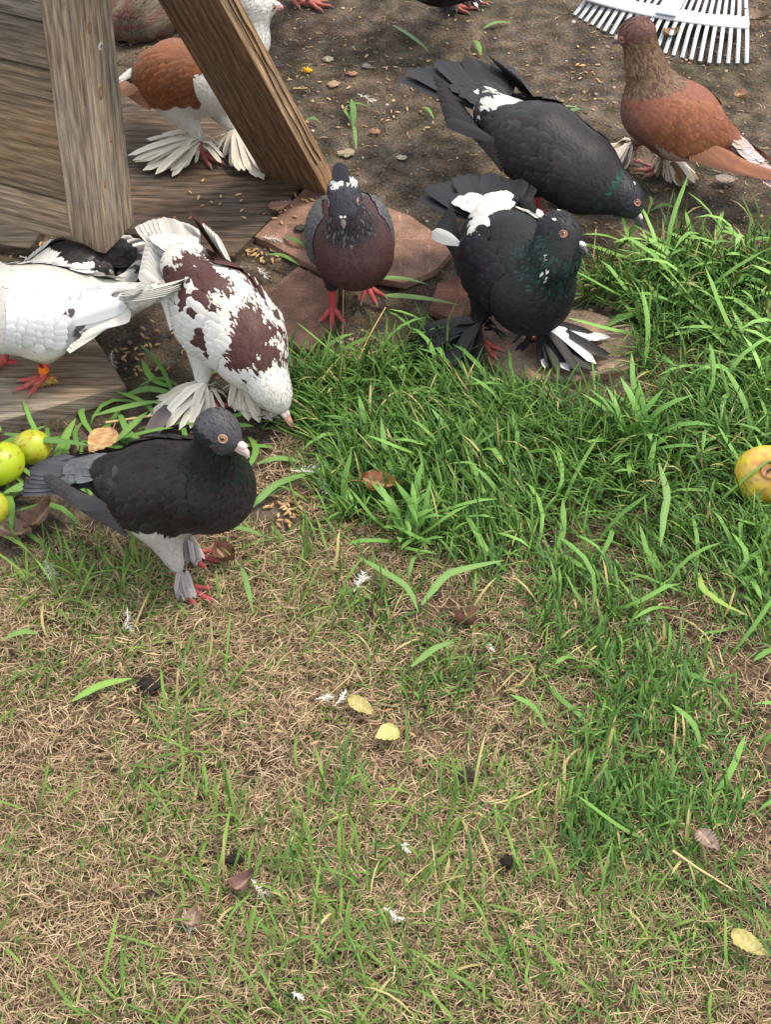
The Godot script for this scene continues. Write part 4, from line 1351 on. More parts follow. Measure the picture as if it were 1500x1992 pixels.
func down(at: Vector3, dir: Vector3, ln: float, label: String, col := Color(0.56, 0.55, 0.54)) -> void:
	var b := Buf.new()
	var d := (dir * Vector3(1, 0, 1)).normalized()
	var s := d.cross(Vector3.UP)
	var rib := []
	for k in 6:
		var t := k / 5.0
		rib.append(d * (ln * (t - 0.5)) + s * (ln * rng.randf_range(0.02, 0.2) * sin(t * 3.0)) + Vector3(0, 0.003 + 0.005 * sin(t * 3.1 + ln * 900.0), 0))
	b.tube(rib, [0.0006, 0.0005, 0.0005, 0.0004, 0.0003, 0.0002], [lin(0.7, 0.67, 0.6)], 5)
	for k in 40:
		var t := 0.15 + 0.83 * k / 39.0
		var p: Vector3 = (rib[int(t * 4.99)] as Vector3).lerp(rib[int(t * 4.99) + 1], fposmod(t * 5.0, 1.0))
		var e := 1.0 if k % 2 == 0 else -1.0
		var l := ln * 0.27 * sin(PI * clampf(t, 0.1, 0.95)) * rng.randf_range(0.2, 1.3)
		var v := (s * e + d * rng.randf_range(-0.3, 1.3) + Vector3(0, rng.randf_range(-0.5, 0.6), 0)).normalized()
		b.blade([p, p + v * l * 0.5, p + v * l + d * l * 0.3], [Vector3.UP, Vector3.UP, Vector3.UP], [0.0003, 0.0004, 0.0001], 0.1, [col, col, col], [col, col, col])
	single("down_feather", b.mesh(), feather_mat, at, label, "feather", "moulted feathers")

func loose_blade(pts: Array, w: float, col: Color, label: String, lift := 0.008) -> void:
	w *= 0.85
	col = Color(col.r * 0.86, col.g * 0.8, col.b * 0.8)
	var o: Vector3 = pts[0]
	var ps := []
	var us := []
	var ws := []
	var c0 := []
	var c1 := []
	var m := 9
	var twist := rng.randf_range(-0.5, 0.5)
	for k in m:
		var t := float(k) / (m - 1)
		var f := t * (pts.size() - 1)
		var i := mini(int(f), pts.size() - 2)
		var p: Vector3 = (pts[i] as Vector3).lerp(pts[i + 1], f - i)
		if pts.size() > 2 and i > 0 and i < pts.size() - 1:
			p = p.lerp(((pts[i - 1] + pts[i + 1]) as Vector3) * 0.5, 0.12)
		ps.append(p - o + Vector3(0, 0.003 + lift * sin(PI * t), 0))
		var side := ((pts[pts.size() - 1] - pts[0]) as Vector3).cross(Vector3.UP).normalized()
		us.append((Vector3.UP + side * (twist * (t - 0.3))).normalized())
		ws.append(w * clampf(0.25 + t * 3.0, 0.0, 1.0) * (1.0 if t < 0.55 else 1.0 - pow((t - 0.55) / 0.45, 1.7)) + 0.0003)
		c0.append(Color(col.r * 1.18, col.g * 1.12, col.b * 1.2))
		c1.append(col)
	var b := Buf.new()
	b.blade(ps, us, ws, 0.35, c0, c1, 0.2)
	single("grass_blade", b.mesh(), leaf_mat, o, label, "grass blade", "loose grass blades")

func rosette(called: String, at: Vector3, cnt: int, lo: float, hi: float, label: String) -> void:
	var t := thing(called, label, "grass tuft", at)
	var ms := [grass_mesh(0.8, 0.02, 0.4, 0.03), grass_mesh(1.2, 0.02, 0.35, -0.04), grass_mesh(0.4, 0.02, 0.4, 0.05)]
	for k in cnt:
		var m := part("blade", ms[k % 3], null, t)
		var mat := leaf_mat.duplicate()
		var c := lin(0.085, 0.20, 0.035).lerp(lin(0.13, 0.27, 0.05), rng.randf())
		mat.albedo_color = c.linear_to_srgb()
		m.material_override = mat
		var ln := rng.randf_range(lo, hi)
		var b := Basis(Vector3.UP, TAU * k / cnt + rng.randf_range(-0.3, 0.3)) * Basis(Vector3(0, 0, 1), -rng.randf_range(0.2, 1.05))
		m.transform = Transform3D(Basis(b.x * ln, b.y * ln, b.z * (rng.randf_range(0.0032, 0.0048) / 0.02)), Vector3(rng.randf_range(-0.006, 0.006), 0, rng.randf_range(-0.006, 0.006)))

func straw(pts: Array, r: float, label: String, col := Color(0.55, 0.40, 0.20)) -> void:
	var b := Buf.new()
	var o: Vector3 = pts[0]
	var ps := []
	var rs := []
	for k in 8:
		var f := k / 7.0 * (pts.size() - 1)
		var i := mini(int(f), pts.size() - 2)
		ps.append((pts[i] as Vector3).lerp(pts[i + 1], f - i) - o)
		rs.append(r * (1.0 - 0.3 * k / 7.0))
	b.tube(ps, rs, [col, jit(col, 0.1)], 6)
	single("straw_stem", b.mesh(), plain_mat, o, label, "straw", "dry straw stems")

func clod(at: Vector3, size: Vector3, col: Color, called: String, label: String, category: String, yaw := 0.0) -> void:
	var b := Buf.new()
	b.ball(Vector3(0, size.y * 0.6, 0), Vector3(size.x, 0, 0), Vector3(0, size.y, 0), Vector3(0, 0, size.z), col, 12, 16)
	for i in b.v.size():
		var q := b.v[i]
		b.v[i] = q * (1.0 + 0.9 * noise.get_noise_3d(q.x * 900 + at.x * 999, q.y * 900, q.z * 900))
		b.c[i] = jit(col, 0.3)
	var o := single(called, b.mesh(), plain_mat, at, label, category)
	o.rotation.y = yaw

func build_small() -> void:
	apple(Vector3(0.4444, 0.032, -1.6944), 0.036, Vector3(0.05, 0.80, 0.55), "yellow apple with browned stalk end in the grass", lin(0.52, 0.42, 0.02), lin(0.42, 0.20, 0.07), 0.30, 1.0)
	apple(Vector3(-0.4578, 0.03, -1.7171), 0.0305, Vector3(-0.3, 0.7, -0.4), "smooth bright green apple beside the weathered plank", lin(0.33, 0.42, 0.012), lin(0.38, 0.42, 0.02), 0.2, 2.0)
	apple(Vector3(-0.4245, 0.023, -1.7566), 0.0235, Vector3(-0.2, 0.4, -0.9), "small green apple with a rotten orange top", lin(0.36, 0.42, 0.02), lin(0.45, 0.16, 0.03), 0.05, 4.2)
	apple(Vector3(-0.456, 0.026, -1.6424), 0.0215, Vector3(-0.3, 0.7, 0.2), "green apple cut off by the picture edge, below the bright green one", lin(0.34, 0.38, 0.02), lin(0.36, 0.28, 0.05), 0.2, 3.0)
	# fallen leaves
	leaf(Vector3(-0.0048, 0.02, -1.6852), Vector3(1, 0, 0.35), 0.048, 0.017, lin(0.20, 0.065, 0.02), lin(0.13, 0.04, 0.014), 0.5, "glossy red-brown leaf with a yellow edge above the broad tuft")
	leaf(Vector3(-0.0242, 0.006, -1.3464), Vector3(0.75, 0, 0.75), 0.040, 0.0085, lin(0.40, 0.36, 0.14), lin(0.30, 0.24, 0.09), 0.5, "narrow yellow-green leaf with a hole, beside white down")
	leaf(Vector3(0.0011, 0.006, -1.3095), Vector3(-0.8, 0, 0.55), 0.028, 0.0115, lin(0.46, 0.45, 0.17), lin(0.40, 0.37, 0.14), 0.3, "small pale yellow-green leaf with long curved stalk")
	leaf(Vector3(-0.3446, 0.012, -1.7716), Vector3(-0.35, 0, 0.9), 0.055, 0.0175, lin(0.44, 0.33, 0.14), lin(0.36, 0.16, 0.09), 0.2, "yellow and red veined leaf behind the slate pigeon's tail", "fallen leaves", 0.03)
	leaf(Vector3(-0.4031, 0.004, -1.6401), Vector3(0.5, 0, -0.8), 0.05, 0.014, lin(0.15, 0.085, 0.06), lin(0.21, 0.12, 0.085), 1.2, "curled brown leaf below the slate pigeon's tail")
	leaf(Vector3(-0.4268, 0.004, -1.6181), Vector3(0.9, 0, 0.3), 0.045, 0.016, lin(0.13, 0.085, 0.062), lin(0.17, 0.11, 0.08), 0.7, "dull brown leaf on the soil beside the cut-off apple")
	leaf(Vector3(0.3147, 0.012, -1.1666), Vector3(0.6, 0, 0.9), 0.032, 0.009, lin(0.27, 0.19, 0.165), lin(0.22, 0.14, 0.12), 0.4, "pinkish gray withered leaf in the dark grass", "fallen leaves", 0.25)
	leaf(Vector3(0.3372, 0.014, -1.044), Vector3(0.75, 0, 0.75), 0.042, 0.0095, lin(0.40, 0.38, 0.13), lin(0.33, 0.27, 0.10), 0.5, "yellow leaf low in the photo beside the right edge")
	leaf(Vector3(-0.137, 0.006, -1.1201), Vector3(0.7, 0, -0.7), 0.03, 0.009, lin(0.17, 0.09, 0.075), lin(0.13, 0.07, 0.06), 1.2, "folded purple-brown leaf beside a white feather")
	leaf(Vector3(-0.1818, 0.006, -1.0791), Vector3(0.3, 0, -0.9), 0.022, 0.008, lin(0.24, 0.16, 0.12), lin(0.2, 0.13, 0.1), 0.8, "small tan leaf on the thatch near the bottom")
	leaf(Vector3(-0.1811, 0.004, -1.575), Vector3(0.6, 0, 0.6), 0.032, 0.013, lin(0.16, 0.075, 0.05), lin(0.11, 0.05, 0.035), 1.3, "crumpled brown leaf right of the slate pigeon's foot")
	leaf(Vector3(-0.1486, 0.013, -2.2862), Vector3(0.8, 0, -0.4), 0.035, 0.011, lin(0.25, 0.15, 0.11), lin(0.2, 0.11, 0.08), 0.5, "reddish dry leaf at the corner of the dark floor board")
	leaf(Vector3(-0.4255, 0.019, -1.8811), Vector3(0.9, 0, 0.3), 0.038, 0.0145, lin(0.40, 0.29, 0.06), lin(0.24, 0.15, 0.04), 0.25, "yellow-brown leaf under the orange ringed foot", "fallen leaves", 0.15)
	leaf(Vector3(0.4593, 0.008, -2.7962), Vector3(0.9, 0, -0.3), 0.03, 0.012, lin(0.27, 0.15, 0.08), lin(0.2, 0.11, 0.07), 0.9, "curled brown leaf under the rake tines")
	leaf(Vector3(0.5466, 0.006, -2.5999), Vector3(0.4, 0, 0.8), 0.022, 0.011, lin(0.33, 0.20, 0.11), lin(0.26, 0.14, 0.08), 1.0, "tan curled leaf on the soil right of the rust pigeon")
	leaf(Vector3(0.6041, 0.006, -2.8518), Vector3(0.8, 0, 0.5), 0.045, 0.016, lin(0.15, 0.10, 0.07), lin(0.24, 0.15, 0.10), 0.9, "brown dead leaf at the end of the rake band")
	leaf(Vector3(0.4951, 0.003, -2.3757), Vector3(1, 0, 0.1), 0.035, 0.010, lin(0.24, 0.19, 0.18), lin(0.28, 0.22, 0.2), 0.1, "flat gray leaf below the rust pigeon's tail", "fallen leaves", 0.02)
	# moulted feathers
	var dn := [["white feather with curled vane at the rim of the seed patch", 632, 945, 0.03, 0.4, 0.8], ["white down feather by the left tuft", 98, 1112, 0.035, 0.5, 1.0], ["small white feather below the left tuft", 253, 1210, 0.03, 0.3, 1.0], ["white down left of the yellow-green leaf", 632, 1362, 0.02, 1.0, 0.2], ["white down touching the yellow-green leaf", 662, 1362, 0.02, 0.4, -0.5], ["white feather beside the folded purple-brown leaf", 512, 1728, 0.03, 1.0, 0.5], ["white feather pointing up near the small tan leaf", 363, 1802, 0.026, -0.2, -1.0], ["fluffy white down in grass near the bottom", 768, 1782, 0.022, 0.8, 0.3], ["white fluff at the left of the broad blade heap", 1072, 846, 0.02, 0.1, 1.0], ["white feather in worn grass right of the slate pigeon", 697, 1135, 0.035, 0.3, -1.0], ["gray and white feather above the red-brown leaf", 600, 912, 0.045, 1.0, -0.35], ["white fluff on stems before the red-footed pigeon", 660, 668, 0.02, 0.4, 1.0], ["gray white down on the soil left of the black pigeons", 715, 192, 0.03, 1.0, 0.1], ["white wisp on the scored tile", 530, 470, 0.035, 1.0, 0.35], ["white feather lying under the trestle panel", 70, 500, 0.045, 1.0, -0.2], ["white down beside the weathered plank", 222, 705, 0.03, 0.2, 1.0], ["tiny white tuft in the right-hand grass", 1260, 1212, 0.014, 0.2, 1.0], ["small white feather near the bark chunk", 955, 1265, 0.014, 0.5, 0.6], ["white fleck of down near the middle bottom", 790, 1655, 0.014, 0.6, 0.6], ["white down on the wet soil under the feet of the ringed pigeon", 45, 790, 0.022, 1.0, 0.3], ["pale feather scrap between the tiles", 512, 535, 0.022, 0.5, 0.5], ["white tuft low in the middle grass", 580, 1942, 0.014, 0.5, 0.3]]
	for e in dn:
		var p := Vector3((float(e[1]) - 750.0), 0, float(e[2]))
		down(spot(e[1], e[2], 0.012 if e[2] > 640 and e[1] > 560 else 0.006), Vector3(e[4], 0, e[5]), e[3], e[0])
	# one large dark flight feather
	var fb := Buf.new()
	var f0 := Vector3(-0.2652, 0.006, -1.8512)
	var f1 := Vector3(-0.2893, 0.006, -1.7671)
	var ps := []
	for k in 7: ps.append((f0.lerp(f1, k / 6.0) - f0) + Vector3(0, 0.012 + 0.006 * sin(k * 0.5), 0))
	long_feather(fb, ps, Vector3.UP, 0.0105, lin(0.10, 0.085, 0.09), 1.0)
	single("moulted_flight_feather", fb.mesh(), feather_mat, f0, "large dark gray wing feather lying behind the slate pigeon", "feather", "moulted feathers")
	# loose blades of grass
	var g := lin(0.145, 0.285, 0.075)
	var gd := lin(0.10, 0.22, 0.060)
	loose_blade([Vector3(0.0126, 0, -2.851), Vector3(0.0415, 0, -2.7992), Vector3(0.0723, 0, -2.7586)], 0.0036, g, "green blade on the bare soil near the top centre")
	loose_blade([Vector3(-0.0435, 0, -2.4694), Vector3(-0.0463, 0, -2.5133), Vector3(-0.0497, 0, -2.5371)], 0.0026, g, "pale stem of the forked sprout on the bare soil")
	loose_blade([Vector3(-0.0489, 0, -2.5341), Vector3(-0.0483, 0.01, -2.5562), Vector3(-0.0524, 0, -2.6197)], 0.0052, gd, "upright leaf of the forked sprout on the bare soil")
	loose_blade([Vector3(-0.0482, 0, -2.5371), Vector3(-0.0594, 0, -2.5582), Vector3(-0.0669, 0, -2.5841)], 0.0024, g, "bent leaf of the forked sprout on the bare soil")
	loose_blade([Vector3(-0.0653, 0, -2.5856), Vector3(-0.0441, 0, -2.5887), Vector3(-0.0205, 0, -2.5871)], 0.0020, g, "thin cross leaf over the forked sprout")
	loose_blade([Vector3(0.1526, 0, -2.752), Vector3(0.1477, 0, -2.7771), Vector3(0.1412, 0, -2.8026)], 0.0045, g, "short blade beside the feeding black pigeon's tail")
	loose_blade([Vector3(0.2398, 0, -2.5825), Vector3(0.2712, 0, -2.581), Vector3(0.3007, 0, -2.5871)], 0.0042, g, "long blade pointing at the rust pigeon")
	loose_blade([Vector3(0.299, 0, -2.5856), Vector3(0.2835, 0, -2.5673), Vector3(0.2682, 0, -2.5491)], 0.0045, gd, "folded end of the blade pointing at the rust pigeon")
	loose_blade([Vector3(0.1592, 0, -2.8405), Vector3(0.1805, 0, -2.8475), Vector3(0.2104, 0, -2.8597)], 0.004, g, "blade near the feet of the pigeon at the top edge")
	loose_blade([Vector3(0.0551, 0, -2.5856), Vector3(0.0643, 0, -2.5734), Vector3(0.0749, 0, -2.5521)], 0.003, g, "short blade left of the feeding black pigeon's wing")
	loose_blade([Vector3(-0.1202, 0, -2.5521), Vector3(-0.1106, 0, -2.5461), Vector3(-0.0965, 0, -2.5431)], 0.0055, gd, "leaf scrap beside the splayed leg")
	loose_blade([Vector3(-0.0194, 0.01, -2.1215), Vector3(0.0207, 0.012, -2.1103), Vector3(0.0634, 0.01, -2.106)], 0.0046, g, "upper of two blades right of the red feet")
	loose_blade([Vector3(-0.0082, 0.01, -2.0824), Vector3(0.0341, 0.012, -2.068), Vector3(0.1054, 0.01, -2.0592)], 0.0060, g, "lower of two blades right of the red feet")
	loose_blade([Vector3(-0.1411, 0.01, -2.2224), Vector3(-0.1262, 0.01, -2.2035), Vector3(-0.1046, 0.01, -2.1922)], 0.0034, gd, "dark blade lying on the largest tile")
	loose_blade([Vector3(-0.1619, 0.01, -2.1786), Vector3(-0.1403, 0.01, -2.1663), Vector3(-0.1131, 0.01, -2.1492)], 0.0036, g, "blade at the edge of the gap between the tiles")
	loose_blade([Vector3(0.3793, 0, -2.3409), Vector3(0.377, 0.01, -2.2987), Vector3(0.3687, 0, -2.2799)], 0.0022, lin(0.25, 0.38, 0.08), "pale stem in front of the feeding bill")
	loose_blade([Vector3(0.3784, 0, -2.3035), Vector3(0.3949, 0, -2.3075), Vector3(0.4157, 0, -2.3101)], 0.0042, g, "bright leaf in front of the feeding bill")
	loose_blade([Vector3(-0.3303, 0.004, -1.3613), Vector3(-0.3019, 0.006, -1.3755), Vector3(-0.2657, 0.008, -1.3915)], 0.0052, lin(0.19, 0.37, 0.075), "bright green blade alone on the dead grass")
	loose_blade([Vector3(-0.3806, 0.004, -1.461), Vector3(-0.3947, 0.006, -1.4551), Vector3(-0.4188, 0.006, -1.4481)], 0.0048, g, "green blade on dead grass at the left edge")
	loose_blade([Vector3(0.0397, 0.012, -1.4967), Vector3(0.0688, 0.02, -1.5332), Vector3(0.1398, 0.024, -1.5599)], 0.0052, g, "wide arching blade below the broad tuft")
	loose_blade([Vector3(-0.0291, 0.014, -1.5704), Vector3(0.0069, 0.014, -1.5337), Vector3(0.0285, 0.014, -1.5124), Vector3(0.0385, 0.006, -1.4866)], 0.0046, g, "long drooping blade left of the wide arching one")
	loose_blade([Vector3(0.3189, 0.05, -1.6928), Vector3(0.3238, 0.045, -1.6344), Vector3(0.3138, 0.04, -1.592), Vector3(0.3084, 0.03, -1.5653)], 0.0046, g, "long blade hanging over the grass left of the yellow apple")
	loose_blade([Vector3(-0.1601, 0.03, -1.5369), Vector3(-0.1541, 0.01, -1.523), Vector3(-0.1454, 0, -1.4902)], 0.0034, g, "upright blade right of the slate pigeon's foot")
	loose_blade([Vector3(-0.1638, 0, -1.6623), Vector3(-0.1276, 0.01, -1.6966), Vector3(-0.0749, 0.01, -1.7291)], 0.0058, g, "wide blade over the seed patch")
	loose_blade([Vector3(-0.1683, 0, -1.6551), Vector3(-0.1513, 0, -1.6759), Vector3(-0.0978, 0.01, -1.7151)], 0.0045, gd, "darker blade beside the wide one over the seed patch")
	loose_blade([Vector3(-0.4622, 0.02, -1.7834), Vector3(-0.4056, 0.03, -1.7502), Vector3(-0.346, 0.02, -1.7582)], 0.0060, gd, "broad blade lying across the small rotten-topped apple")
	loose_blade([Vector3(-0.4004, 0.008, -1.7381), Vector3(-0.3885, 0.012, -1.7697), Vector3(-0.3778, 0.02, -1.8169)], 0.0056, lin(0.15, 0.30, 0.06), "bright blade rising behind the slate pigeon's tail")
	loose_blade([Vector3(-0.4487, 0.012, -1.6851), Vector3(-0.4234, 0.014, -1.6874), Vector3(-0.3984, 0.008, -1.6851)], 0.0075, g, "broad blade between the apples and the slate tail")
	loose_blade([Vector3(-0.3613, 0.01, -1.8291), Vector3(-0.311, 0.014, -1.8363), Vector3(-0.272, 0.01, -1.8595)], 0.0052, g, "blade under the edge of the weathered plank")
	loose_blade([Vector3(-0.3312, 0.006, -1.8717), Vector3(-0.2959, 0.01, -1.8759), Vector3(-0.2543, 0.006, -1.8748)], 0.0058, gd, "blade beside the pied pigeon's leg feathers")
	loose_blade([Vector3(-0.3285, 0.006, -1.7846), Vector3(-0.3067, 0.012, -1.8038), Vector3(-0.2914, 0.01, -1.8412)], 0.0055, g, "blade behind the back of the slate pigeon")
	loose_blade([Vector3(-0.155, 0, -1.7502), Vector3(-0.1272, 0, -1.7531), Vector3(-0.093, 0, -1.7502)], 0.0050, g, "flat blade at the upper rim of the seed patch")
	loose_blade([Vector3(-0.1791, 0.01, -1.6247), Vector3(-0.1596, 0.01, -1.6142), Vector3(-0.136, 0.006, -1.6116)], 0.0036, g, "thin blade beside the breast of the slate pigeon")
	loose_blade([Vector3(0.3478, 0.03, -1.5286), Vector3(0.3471, 0.03, -1.4945), Vector3(0.3636, 0.03, -1.4746), Vector3(0.3962, 0.03, -1.4596)], 0.0042, lin(0.22, 0.34, 0.06), "twisted yellow-green blade in the right-hand grass")
	loose_blade([Vector3(0.0275, 0.01, -1.4053), Vector3(0.055, 0.02, -1.4185), Vector3(0.0808, 0.01, -1.445)], 0.0046, g, "broad blade in worn turf below the bark chunk")
	rosette("broad_tuft", Vector3(0.0237, 0, -1.6163), 17, 0.045, 0.085, "broad-leaved bright tuft below the red-brown leaf")
	rosette("tall_tuft", Vector3(0.303, 0, -1.7742), 20, 0.06, 0.11, "tall tuft of broad blades in the middle of the lush grass")
	rosette("side_tuft", Vector3(0.0806, 0, -1.7502), 9, 0.06, 0.10, "loose upright tuft left of the tall tuft")
	# straws
	straw([Vector3(-0.3439, 0.012, -1.8167), Vector3(-0.2849, 0.014, -1.8282), Vector3(-0.2379, 0.016, -1.8368)], 0.0016, "thick straw across the pied pigeon's leg feathers")
	straw([Vector3(-0.0755, 0.012, -2.1246), Vector3(-0.0717, 0.01, -2.0115), Vector3(-0.071, 0, -1.9695)], 0.0008, "thin straw standing before the red foot")
	straw([Vector3(-0.0564, 0.012, -2.0984), Vector3(-0.056, 0.01, -2.034), Vector3(-0.0561, 0, -1.9914)], 0.0008, "second thin straw standing between the red feet")
	straw([Vector3(0, 0.04, -2.0178), Vector3(-0.0199, 0.02, -1.9869), Vector3(-0.0395, 0, -1.9424)], 0.0010, "slanting straw in the grass below the red feet")
	straw([Vector3(0.2842, 0.06, -2.17), Vector3(0.281, 0.03, -2.1469), Vector3(0.2881, 0.01, -2.1395)], 0.0009, "pale straw standing under the white bill")
	straw([Vector3(0.3869, 0.02, -2.1862), Vector3(0.3522, 0.02, -2.1554), Vector3(0.333, 0.02, -2.1372)], 0.0013, "straw lying at the rim of the grass below the feeding pigeon")
	straw([Vector3(-0.0614, 0.006, -1.4473), Vector3(-0.0275, 0.006, -1.4091), Vector3(-0.1013, 0.006, -1.3214)], 0.0006, "thin bent straw on the worn turf")
	straw([Vector3(0.2784, 0.02, -1.1541), Vector3(0.3006, 0.02, -1.1325), Vector3(0.3316, 0.01, -1.1159)], 0.0013, "pale seed stem beside the withered leaf")
	straw([Vector3(0.1053, 0.005, -1.2235), Vector3(0.1337, 0.008, -1.2296), Vector3(0.1634, 0.006, -1.2492)], 0.0013, "straw on the worn turf below the middle")
	straw([Vector3(-0.1436, 0.004, -2.6441), Vector3(-0.1317, 0.004, -2.6441), Vector3(-0.1213, 0.004, -2.6456)], 0.0011, "short straw beside the splayed leg's edge")
	# clods and chips
	clod(Vector3(0.0876, 0.006, -1.4827), Vector3(0.013, 0.007, 0.009), lin(0.10, 0.05, 0.035), "bark_chunk", "dark brown chunk of bark in the worn grass", "bark", 0.5)
	clod(Vector3(0.1173, 0.004, -1.1491), Vector3(0.006, 0.006, 0.006), lin(0.022, 0.018, 0.016), "dirt_clod", "black clod with a straw bit in the worn turf", "clod")
	clod(Vector3(-0.1475, 0.003, -1.153), Vector3(0.009, 0.005, 0.005), lin(0.025, 0.02, 0.017), "dirt_clod", "small black clod above the folded purple-brown leaf", "clod")
	clod(Vector3(-0.2512, 0.003, -1.3835), Vector3(0.011, 0.006, 0.009), lin(0.03, 0.024, 0.02), "dirt_clod", "crumbly dark clod beside the lone bright blade", "clod")
	clod(Vector3(0.0808, 0.003, -1.2584), Vector3(0.010, 0.006, 0.008), lin(0.05, 0.037, 0.03), "dirt_clod", "gray brown clod beside withered scraps", "clod")
	clod(Vector3(0.5191, 0, -2.837), Vector3(0.012, 0.008, 0.010), lin(0.07, 0.05, 0.036), "dirt_clod", "soil clod caught between the rake tines", "clod")
	clod(Vector3(-0.1189, 0.012, -2.2423), Vector3(0.0079, 0.0030, 0.0072), lin(0.06, 0.058, 0.06), "pebble", "round dark pebble on the largest tile", "stone")
	clod(Vector3(-0.0309, 0, -2.7189), Vector3(0.0072, 0.0024, 0.0065), lin(0.2, 0.19, 0.2), "pebble", "bluish gray pebble beside a yellow corn grain", "stone")
	clod(Vector3(-0.0916, 0, -2.7387), Vector3(0.0086, 0.0030, 0.0065), lin(0.32, 0.30, 0.2), "pebble", "pale yellowish stone chip on the bare soil", "stone")
	clod(Vector3(-0.0818, 0, -2.6607), Vector3(0.0101, 0.0024, 0.0079), lin(0.34, 0.24, 0.16), "pebble", "flat tan stone chip on the bare soil", "stone")
	clod(Vector3(0.0228, 0, -2.4465), Vector3(0.0072, 0.0018, 0.0065), lin(0.42, 0.37, 0.28), "pebble", "square cream chip left of the feeding pigeon", "stone")
	clod(Vector3(-0.0594, 0, -2.4579), Vector3(0.0115, 0.0024, 0.0094), lin(0.30, 0.25, 0.17), "pebble", "whitish crumbly chip above the crested head", "stone")
	clod(Vector3(-0.0534, 0, -2.6944), Vector3(0.0094, 0.0024, 0.0050), lin(0.33, 0.18, 0.12), "pebble", "orange-pink brick chip on the bare soil", "stone")
	clod(Vector3(-0.0155, 0, -2.5192), Vector3(0.0086, 0.0024, 0.0065), lin(0.26, 0.15, 0.10), "pebble", "reddish brown chip beside the forked sprout", "stone")
	clod(Vector3(-0.1232, 0, -2.7025), Vector3(0.0065, 0.004, 0.005), lin(0.62, 0.36, 0.02), "corn_grain", "yellow corn grain beside the splayed leg", "grain")
	# grains
	var gb := Buf.new()
	var prev := []
	for k in 9:
		var t := k / 8.0
		var r := pow(sin(PI * (0.04 + 0.92 * t)), 0.8)
		var ring := []
		for a in 10:
			var ph := TAU * a / 10.0
			var cre := 1.0 - 0.35 * exp(-pow(angle_difference(ph, PI * 0.5) / 0.4, 2.0))
			ring.append(gb.vert(Vector3((t - 0.5) * 0.0092, sin(ph) * 0.0015 * r * cre, cos(ph) * 0.0018 * r), Vector3((t - 0.5) * 0.6, sin(ph), cos(ph)).normalized(), Color(1, 1, 1) * (0.85 + 0.3 * cos(ph * 3.0) * 0.3)))
		if prev.size() > 0:
			for a in 10: gb.quad(prev[a], prev[(a + 1) % 10], ring[(a + 1) % 10], ring[a])
		prev = ring
	var gmesh := gb.mesh()
	var gmats := []
	for c in [lin(0.52, 0.32, 0.14), lin(0.60, 0.41, 0.20), lin(0.45, 0.25, 0.10), lin(0.56, 0.36, 0.19)]:
		var m := vmat(0.55, 0.4)
		m.albedo_color = c.linear_to_srgb()
		gmats.append(m)
	var zones := [["barley grain on the wet soil in the gap between the tiles", 0, 505, 495, 40, 22, 24, 0.003], ["barley grain in the seed patch right of the slate pigeon", 1, 565, 985, 55, 38, 44, 0.005], ["barley grain lying on the worn turf", 2, 380, 1380, 480, 330, 74, 0.005], ["barley grain scattered over the bare soil at the top", 3, 800, 170, 320, 120, 52, 0.002], ["barley grain on the dark floor board", 4, 440, 420, 110, 60, 16, 0.0145], ["barley grain in the litter beside the weathered plank", 5, 260, 690, 60, 60, 28, 0.004], ["barley grain under the trestle panel", 6, 60, 480, 60, 20, 14, 0.004], ["barley grain on the largest tile", 7, 560, 420, 45, 35, 9, 0.0125], ["barley grain near the rake", 8, 1180, 100, 120, 70, 22, 0.002], ["barley grain in the thin turf near the bottom", 9, 900, 1750, 500, 190, 26, 0.005]]
	for zn in zones:
		for k in int(zn[6]):
			var px: float = zn[2] + rng.randfn(0, 0.5) * zn[4]
			var py: float = zn[3] + rng.randfn(0, 0.5) * zn[5]
			var p := spot(px, py, 0.0)
			if zn[1] == 2 and Geometry2D.is_point_in_polygon(Vector2(p.x, p.z), lush_poly): continue
			p.y = float(zn[7]) + (ground_y(p.x, p.z) if float(zn[7]) < 0.01 else 0.0)
			var tone := rng.randi() % 4
			var o := single("barley_grain", gmesh, gmats[tone], p, ["golden ", "pale ", "brown ", "tan "][tone] + zn[0], "grain", "scattered barley grains")
			o.rotation = Vector3(rng.randf_range(-0.3, 0.3), rng.randf() * TAU, rng.randf_range(-0.25, 0.25))
			var sc := rng.randf_range(0.85, 1.12)
			o.scale = Vector3(sc, sc, sc)

# the point on the ground that lies this far across and along the plot (surveyed in photograph units from the standing eye)
func spot(px: float, py: float, h: float) -> Vector3:
	var f := 996.0 / tan(deg_to_rad(15.0))
	var c := cos(deg_to_rad(42.0))
	var s := sin(deg_to_rad(42.0))
	var b := (996.0 - py) / f
	var d := Vector3((px - 750.0) / f, b * c - s, -c - b * s)
	return Vector3(0, 1.5, 0) + d * ((h - 1.5) / d.y)

